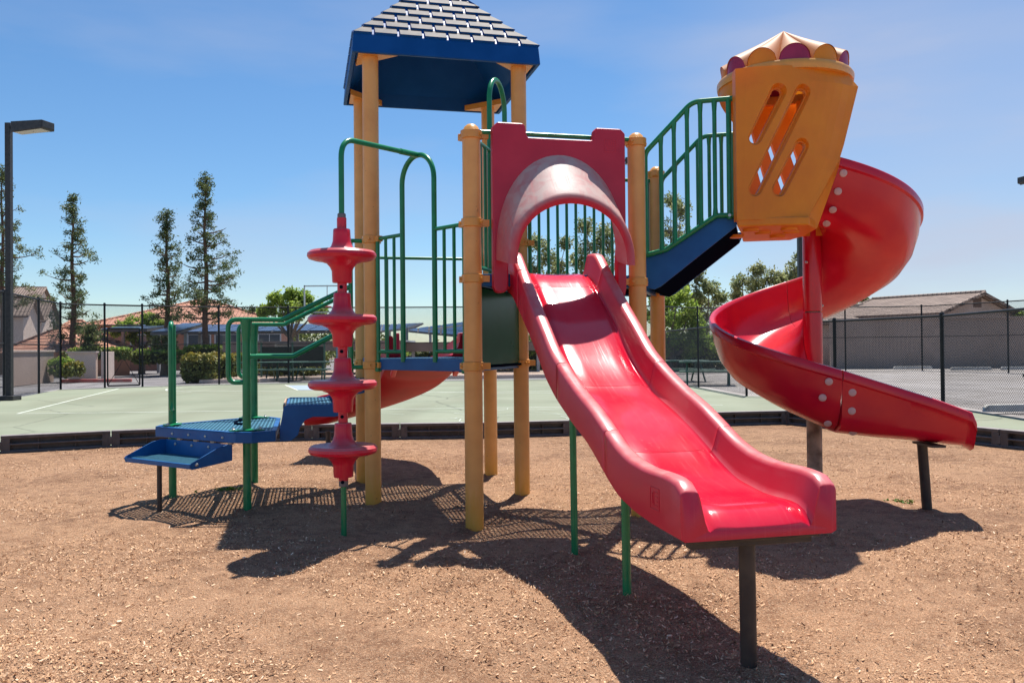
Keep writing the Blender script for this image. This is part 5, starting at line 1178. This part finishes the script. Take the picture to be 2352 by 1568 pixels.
# ---- turret
CT = np.array([2.06, 6.40]); AXS = np.array([2.44, 6.93])
def turret():
    zb = 2.11; T = 3.175
    # front wall: ruled grid
    U = np.linspace(0, 1, 15); Vv = np.linspace(0, 1, 11); th_ = .055
    def fp(u, v):
        z = zb+(T-zb)*v-.05*max(0, u-.72)/.28*v*0
        xr = float(np.interp(v, [0, .42, .92, 1.], [2.075, 2.335, 2.49, 2.40])); x = 1.585+(xr-1.585)*u
        y = 5.985-.075*math.sin(pi*min(1, u*1.05))**.8*(.6+.4*v)+.10*u*u*u*v+.03*(1-v)*u*0
        if v > .92: z = z
        return np.array([x, y, z])
    def slab(fn, nu, nv, t, out):
        m = MB(); vs = []
        for k in (0, 1):
            for j in range(nv):
                for i in range(nu): vs.append(fn(i/(nu-1), j/(nv-1))+np.array(out)*t*k)
        n = nu*nv; fs = []; I = lambda i, j, k: k*n+j*nu+i
        for j in range(nv-1):
            for i in range(nu-1): fs.append((I(i, j, 0), I(i+1, j, 0), I(i+1, j+1, 0), I(i, j+1, 0))); fs.append((I(i, j, 1), I(i, j+1, 1), I(i+1, j+1, 1), I(i+1, j, 1)))
        for i in range(nu-1): fs.append((I(i, 0, 0), I(i, 0, 1), I(i+1, 0, 1), I(i+1, 0, 0))); fs.append((I(i, nv-1, 0), I(i+1, nv-1, 0), I(i+1, nv-1, 1), I(i, nv-1, 1)))
        for j in range(nv-1): fs.append((I(0, j, 0), I(0, j+1, 0), I(0, j+1, 1), I(0, j, 1))); fs.append((I(nu-1, j, 0), I(nu-1, j, 1), I(nu-1, j+1, 1), I(nu-1, j+1, 0)))
        return m.add(vs, fs)
    def capsule_cut(p, q, r_, y0, y1, n=10, r2=None):
        """capsule outline between p and q (x,z), extruded y0..y1; r2 = radius at y1"""
        m = MB(); a = math.atan2(q[1]-p[1], q[0]-p[0]); 
        def ol(r): return [(q[0]+r*math.cos(a-pi/2+pi*k/n), q[1]+r*math.sin(a-pi/2+pi*k/n)) for k in range(n+1)]+[(p[0]+r*math.cos(a+pi/2+pi*k/n), p[1]+r*math.sin(a+pi/2+pi*k/n)) for k in range(n+1)]
        m.loft([[(x, y0, z) for x, z in ol(r_)], [(x, y1, z) for x, z in ol(r2 or r_)]]); return m
    def px(u, v): p = at(u, v, 5.93); return (p[0], p[2])
    k = lambda x, y: px((1660+.3317*x)*.98, (40+.3317*y)*.98)
    slots = [(k(335, 850), k(495, 525)), (k(335, 1215), k(670, 530)), (k(505, 1215), k(668, 905))]
    def cutit(obj_, cutters):
        for i, c in enumerate(cutters):
            co = c.build('cut%d' % i, M_orange); import bmesh as _b
            bm = _b.new(); bm.from_mesh(co.data); _b.ops.recalc_face_normals(bm, faces=bm.faces); bm.to_mesh(co.data); bm.free()
            md = obj_.modifiers.new('b%d' % i, 'BOOLEAN'); md.operation = 'DIFFERENCE'; md.object = co; md.solver = 'EXACT'; cutters[i] = co
        dg = bpy.context.evaluated_depsgraph_get(); dg.update(); me = bpy.data.meshes.new_from_object(obj_.evaluated_get(dg)); obj_.modifiers.clear(); obj_.data = me
        for co in cutters: bpy.data.objects.remove(co)
    # all turret geometry in world coordinates first, parented afterwards
    m = slab(fp, 15, 11, .085, (0, 1, 0)); m_o = m.build('turret', M_orange, None, smooth=40)
    cut = [capsule_cut(p, q, .098, 5.80, 5.975, 10, .040) for p, q in slots]+[capsule_cut(p, q, .031, 5.7, 6.3) for p, q in slots]
    cutit(m_o, cut)
    def reparent(o_, par):
        off = np.array(OFF[PS.name]); o_.data.transform(Matrix.Translation(Vector(-off))); o_.parent = par; OFF[o_.name] = OFF[PS.name]
    for p_ in m_o.data.polygons: p_.use_smooth = False
    reparent(m_o, PS); root = m_o
    # lower-right facet that meets the chute
    a, b, c, d_ = fp(1, 0), fp(1, .42), np.array([2.215, 6.22, 2.07]), np.array([2.15, 6.12, 2.06])
    m = MB(); m.extrude([fp(1, 0), fp(1, .21), fp(1, .42), np.array([2.36, 6.14, 2.50]), np.array([2.20, 6.14, 2.07])], (-.02, .02, 0)); m.build('chute_flange', M_orange, root)
    # rear wall with slots leaning the other way
    def bpn(u, v): return np.array([1.86+.66*u, 6.84+.05*math.sin(pi*u), zb+(T-zb)*v])
    m = slab(bpn, 9, 5, .05, (0, 1, 0)); bo = m.build('rear_wall', M_orange, None, smooth=40)
    kk = lambda s0, z0, s1, z1: ((1.86+.66*s0, z0), (1.86+.66*s1, z1))
    cutit(bo, [capsule_cut(p, q, .024, 6.7, 7.1) for p, q in (kk(.10, 2.95, .35, 2.35), kk(.30, 2.95, .62, 2.3), kk(.58, 2.9, .82, 2.4))])
    for p_ in bo.data.polygons: p_.use_smooth = False
    reparent(bo, root)
    # left far side piece: a short arch over the stair opening
    arc = MB(); secs = []
    for a in np.linspace(R(118), R(222), 13):
        q = (a-R(170))/R(52); zl = 3.16-.17*(1-(1-abs(q))**0)-.05-.16*abs(q)**2; rr = .475; p0 = CT+np.array([math.cos(a), math.sin(a)])*rr; p1 = CT+np.array([math.cos(a), math.sin(a)])*(rr-.045)
        secs.append([P3(p0, zl), P3(p0, 3.17), P3(p1, 3.17), P3(p1, zl)])
    arc.loft(secs).build('entry_arch', M_orange, root, smooth=50)
    arc = MB(); secs = []
    for a in np.linspace(R(-15), R(60), 9):
        p0 = CT+np.array([math.cos(a), math.sin(a)])*.475; p1 = CT+np.array([math.cos(a), math.sin(a)])*.43; secs.append([P3(p0, 2.98), P3(p0, 3.17), P3(p1, 3.17), P3(p1, 2.98)])
    arc.loft(secs).build('exit_arch', M_orange, root, smooth=50)
    # floor pan
    foot = [(1.585, 5.99), (1.80, 5.935), (2.07, 5.925), (2.20, 6.14), (2.24, 6.5), (2.22, 6.78), (1.86, 6.86), (1.74, 6.45)]
    m = MB(); m.prism(foot, 2.065, 2.125)
    fo = m.build('floor_pan', M_orange, root, bevel=.012)
    for x, y in ((1.72, 6.12), (1.98, 6.08), (1.85, 6.28), (2.05, 6.25), (1.70, 6.45), (2.02, 6.48)): MB().lathe([(.06, 0), (.055, -.018), (.045, -.02)], (x, y, 2.066), 18).build('floor_boss', M_orange, fo, smooth=40)
    # ring
    m = MB(); n = 48; secs = []
    for i in range(n+1):
        a = 2*pi*i/n; e = np.array([math.cos(a), math.sin(a)])
        secs.append([P3(CT+e*r_, z) for r_, z in ((.445, 3.16), (.488, 3.16), (.492, 3.185), (.492, 3.205), (.478, 3.225), (.445, 3.225))])
    m.loft(secs, caps=False); m.build('roof_ring', M_yel2, root, smooth=40)
    # fluted canopy
    nl = 12; R0 = .445; hb = .125; m = MB(); per = 12; rows = 14; nt_ = nl*per
    ph0 = R(-98)-pi/nl
    V = []
    for j in range(rows+1):
        q = j/rows; r_ = R0*q
        for i in range(nt_):
            a = ph0+2*pi*i/nt_; l = ((i % per)/per)*2-1; lob = math.sqrt(max(0, 1-l*l)); z = 3.215+(1-q)*.375+hb*lob*q*(1-.15*(1-q))
            rr = r_*(1+.045*lob*q); V.append(P3(CT+np.array([math.cos(a), math.sin(a)])*rr, z))
    F_ = []
    for j in range(rows):
        for i in range(nt_):
            i2 = (i+1) % nt_; F_.append((j*nt_+i, (j+1)*nt_+i, (j+1)*nt_+i2, j*nt_+i2))
    m.add(V, F_); can = m.build('canopy', M_canopy, root, smooth=70)
    for l in range(nl):
        e = MB(); arc_ = [V[rows*nt_+(l*per+i) % nt_] for i in range(per+1)]; base_ = [np.array([p[0], p[1], 3.212]) for p in arc_]
        inn = [np.array([CT[0]+(p[0]-CT[0])*.985, CT[1]+(p[1]-CT[1])*.985, p[2]-.002]) for p in arc_]
        c0 = np.mean(base_, 0); vs = inn+[np.array([CT[0]+(p[0]-CT[0])*.985, CT[1]+(p[1]-CT[1])*.985, 3.212]) for p in arc_]
        e.add(vs, [(i, i+1, per+2+i, per+1+i) for i in range(per)]); e.build('scallop_cap', M_purple if l % 2 == 0 else M_orange, can)
turret()

# ---- spiral slide
def spiral():
    ax = AXS; zr = lambda ph: 2.166-.00425*ph; root = None
    def sec(c, er, z, k=1., wall=1., open_=0.):
        """c centre of pole (xy), er radial unit, z rim height"""
        pr_ = [(.070, -.16), (.080, -.155), (.11, -.235), (.17, -.31), (.26, -.36), (.40, -.395), (.54, -.40), (.66, -.36), (.735, -.27), (.775, -.15), (.790, -.02), (.795, .0), (.812, .012), (.838, .008), (.848, -.008), (.846, -.055), (.828, -.068), (.812, -.17), (.77, -.30), (.70, -.395), (.58, -.450), (.42, -.450), (.26, -.41), (.15, -.355), (.09, -.28), (.070, -.24)]
        return [P3(c+er*(r_ if r_ < .2 else .2+(r_-.2)*.958), z+h) for r_, h in pr_]
    def helix(a0, a1, n): return [sec(ax, np.array([math.cos(R(a)), math.sin(R(a))]), zr(a)) for a in np.linspace(a0, a1, n)]
    segs = [(-104, 86.8), (87.05, 264.2)]
    for a0, a1 in segs:
        m = MB(); m.loft(helix(a0, a1, 60)); o_ = m.build('spiral_slide' if root is None else 'chute_section', M_redspiral, PS if root is None else root, smooth=42)
        if root is None: root = o_
    # exit trough
    secs = []; a = R(265.0); c0 = ax.copy()
    e0 = np.array([math.cos(a), math.sin(a)]); t0 = np.array([-math.sin(a), math.cos(a)])
    hd = R(-15.5); tx = np.array([math.cos(hd), math.sin(hd)]); px = np.array([tx[1], -tx[0]])   # px points to the camera side
    base = ax+e0*.0; Ltr = .82; nsec = 26; P_rim = ax+e0*.818
    for i in range(nsec):
        q = i/(nsec-1); s = Ltr*q; bl = min(1, q*2.2); er = e0*(1-bl)+px*bl; er /= np.linalg.norm(er)
        rim = P_rim+(t0*(1-bl*.5)+tx*bl*.5)/np.linalg.norm(t0*(1-bl*.5)+tx*bl*.5)*s
        z = zr(265)-.275*q-.045*max(0, q-.75); zb0 = np.interp(q, [0, .3, .6, 1], [.585, .555, .535, .500])   # underside
        # cross section: near wall (camera side) ... far wall
        inn = min(1, q*1.6); far = .765-.19*inn; zf = -.16*(1-inn)+(-.01)*inn
        dpt = z-zb0
        prn = [(-far, zf-.0), (-far+.012, zf-.02), (-far+.05, -dpt*.62), (-far+.15, -dpt*.80), (-.42, -dpt*.86), (-.30, -dpt*.87), (-.19, -dpt*.80), (-.11, -dpt*.60), (-.07, -dpt*.33), (-.055, -.02), (-.050, .0), (-.033, .012), (-.007, .008), (.003, -.008), (.001, -.055), (-.017, -.068), (-.035, -.40*dpt), (-.06, -.72*dpt), (-.10, -.90*dpt), (-.20, -1.0*dpt), (-.42, -1.0*dpt), (-far+.12, -.97*dpt), (-far+.02, -.86*dpt), (-far-.02, -.62*dpt), (-far-.035, zf-.08), (-far-.03, zf-.01)]
        secs.append([P3(rim+er*w_, z+h) for w_, h in prn])
    m = MB(); m.loft(secs); m.build('exit_section', M_redspiral, root, smooth=42)
    # flared lip of the exit
    rimE = secs[-1]; m = MB(); c = np.mean(rimE, 0)
    sh = [p+P3(tx, 0)*.055+np.array([0, 0, -.035 if p[2] < c[2] else -.075]) for p in rimE]; sh2 = [p+P3(tx, 0)*.045+(p-c)*.01 for p in rimE]
    m.loft([rimE, [p+P3(tx, 0)*.03+np.array([0, 0, -.012]) for p in rimE], sh]); m.build('exit_lip', M_redspiral, root, smooth=42)
    # pole with moulded red sleeves
    MB().tube([P3(ax, -.15), P3(ax, 2.05)], .060, 24).build('pole', M_woodpost, root, smooth=40)
    for z0, z1 in ((.86, 1.497), (1.503, 2.17)):
        m = MB(); m.lathe([(.062, 0), (.074, .004), (.075, .02), (.075, z1-z0-.02), (.074, z1-z0-.004), (.062, z1-z0)], P3(ax, z0), 14); m.build('pole_sleeve', M_redspiral, root, smooth=30)
    for z, dx in ((1.90, -.06), (1.55, .065), (1.44, .065)):
        MB().lathe([(.010, 0), (.012, .004), (.006, .010)], P3(ax, z)+np.array([dx, -.045 if dx < 0 else -.03, 0]), 12, (dx*12, -1, 0)).build('bolt', M_steel, root, smooth=40)
    # pale round plugs over the flange bolts: (angle, fraction down the wall)
    def plug(p, n): 
        MB().lathe([(.027, -.004), (.027, .003), (.022, .006)], p, 22, n).build('bolt_cap', M_pinkcap, root, smooth=40)
    wallp = [(.832, -.10), (.815, -.20), (.775, -.31), (.70, -.405)]
    def on_wall(a, r_, h):
        e = np.array([math.cos(R(a)), math.sin(R(a))]); return P3(ax+e*(r_), zr(a)+h), P3(e, (-.25 if h > -.25 else -.8))
    for a, r_, h in ((-93.5, .802, -.10), (-95.8, .775, -.235), (-97.5, .714, -.365), (-99, .584, -.452), (258.0, .804, -.10), (255.0, .777, -.23), (258.5, .682, -.41)):
        p, n_ = on_wall(a, r_, h); plug(p, n_)
    s1 = secs[2]; 
    for idx, si in ((16, 2), (17, 2), (19, 3)):
        p = (secs[si][idx]*.55+secs[si][idx-1]*.45) if idx == 16 else (secs[si][idx]*.6+secs[si][idx-1]*.4); plug(p, P3(px, -.2 if idx < 18 else -.9))
    # support leg
    MB().tube([(3.065, 6.33, -.15), (3.01, 6.30, .50)], .0355, 16).build('support_leg', M_brownpost, root, smooth=40)
    MB().box((3.02, 6.22, .505), (.10, .30, .016)).build('leg_plate', M_brownpost, root)
spiral()
print('objects', len(bpy.data.objects))
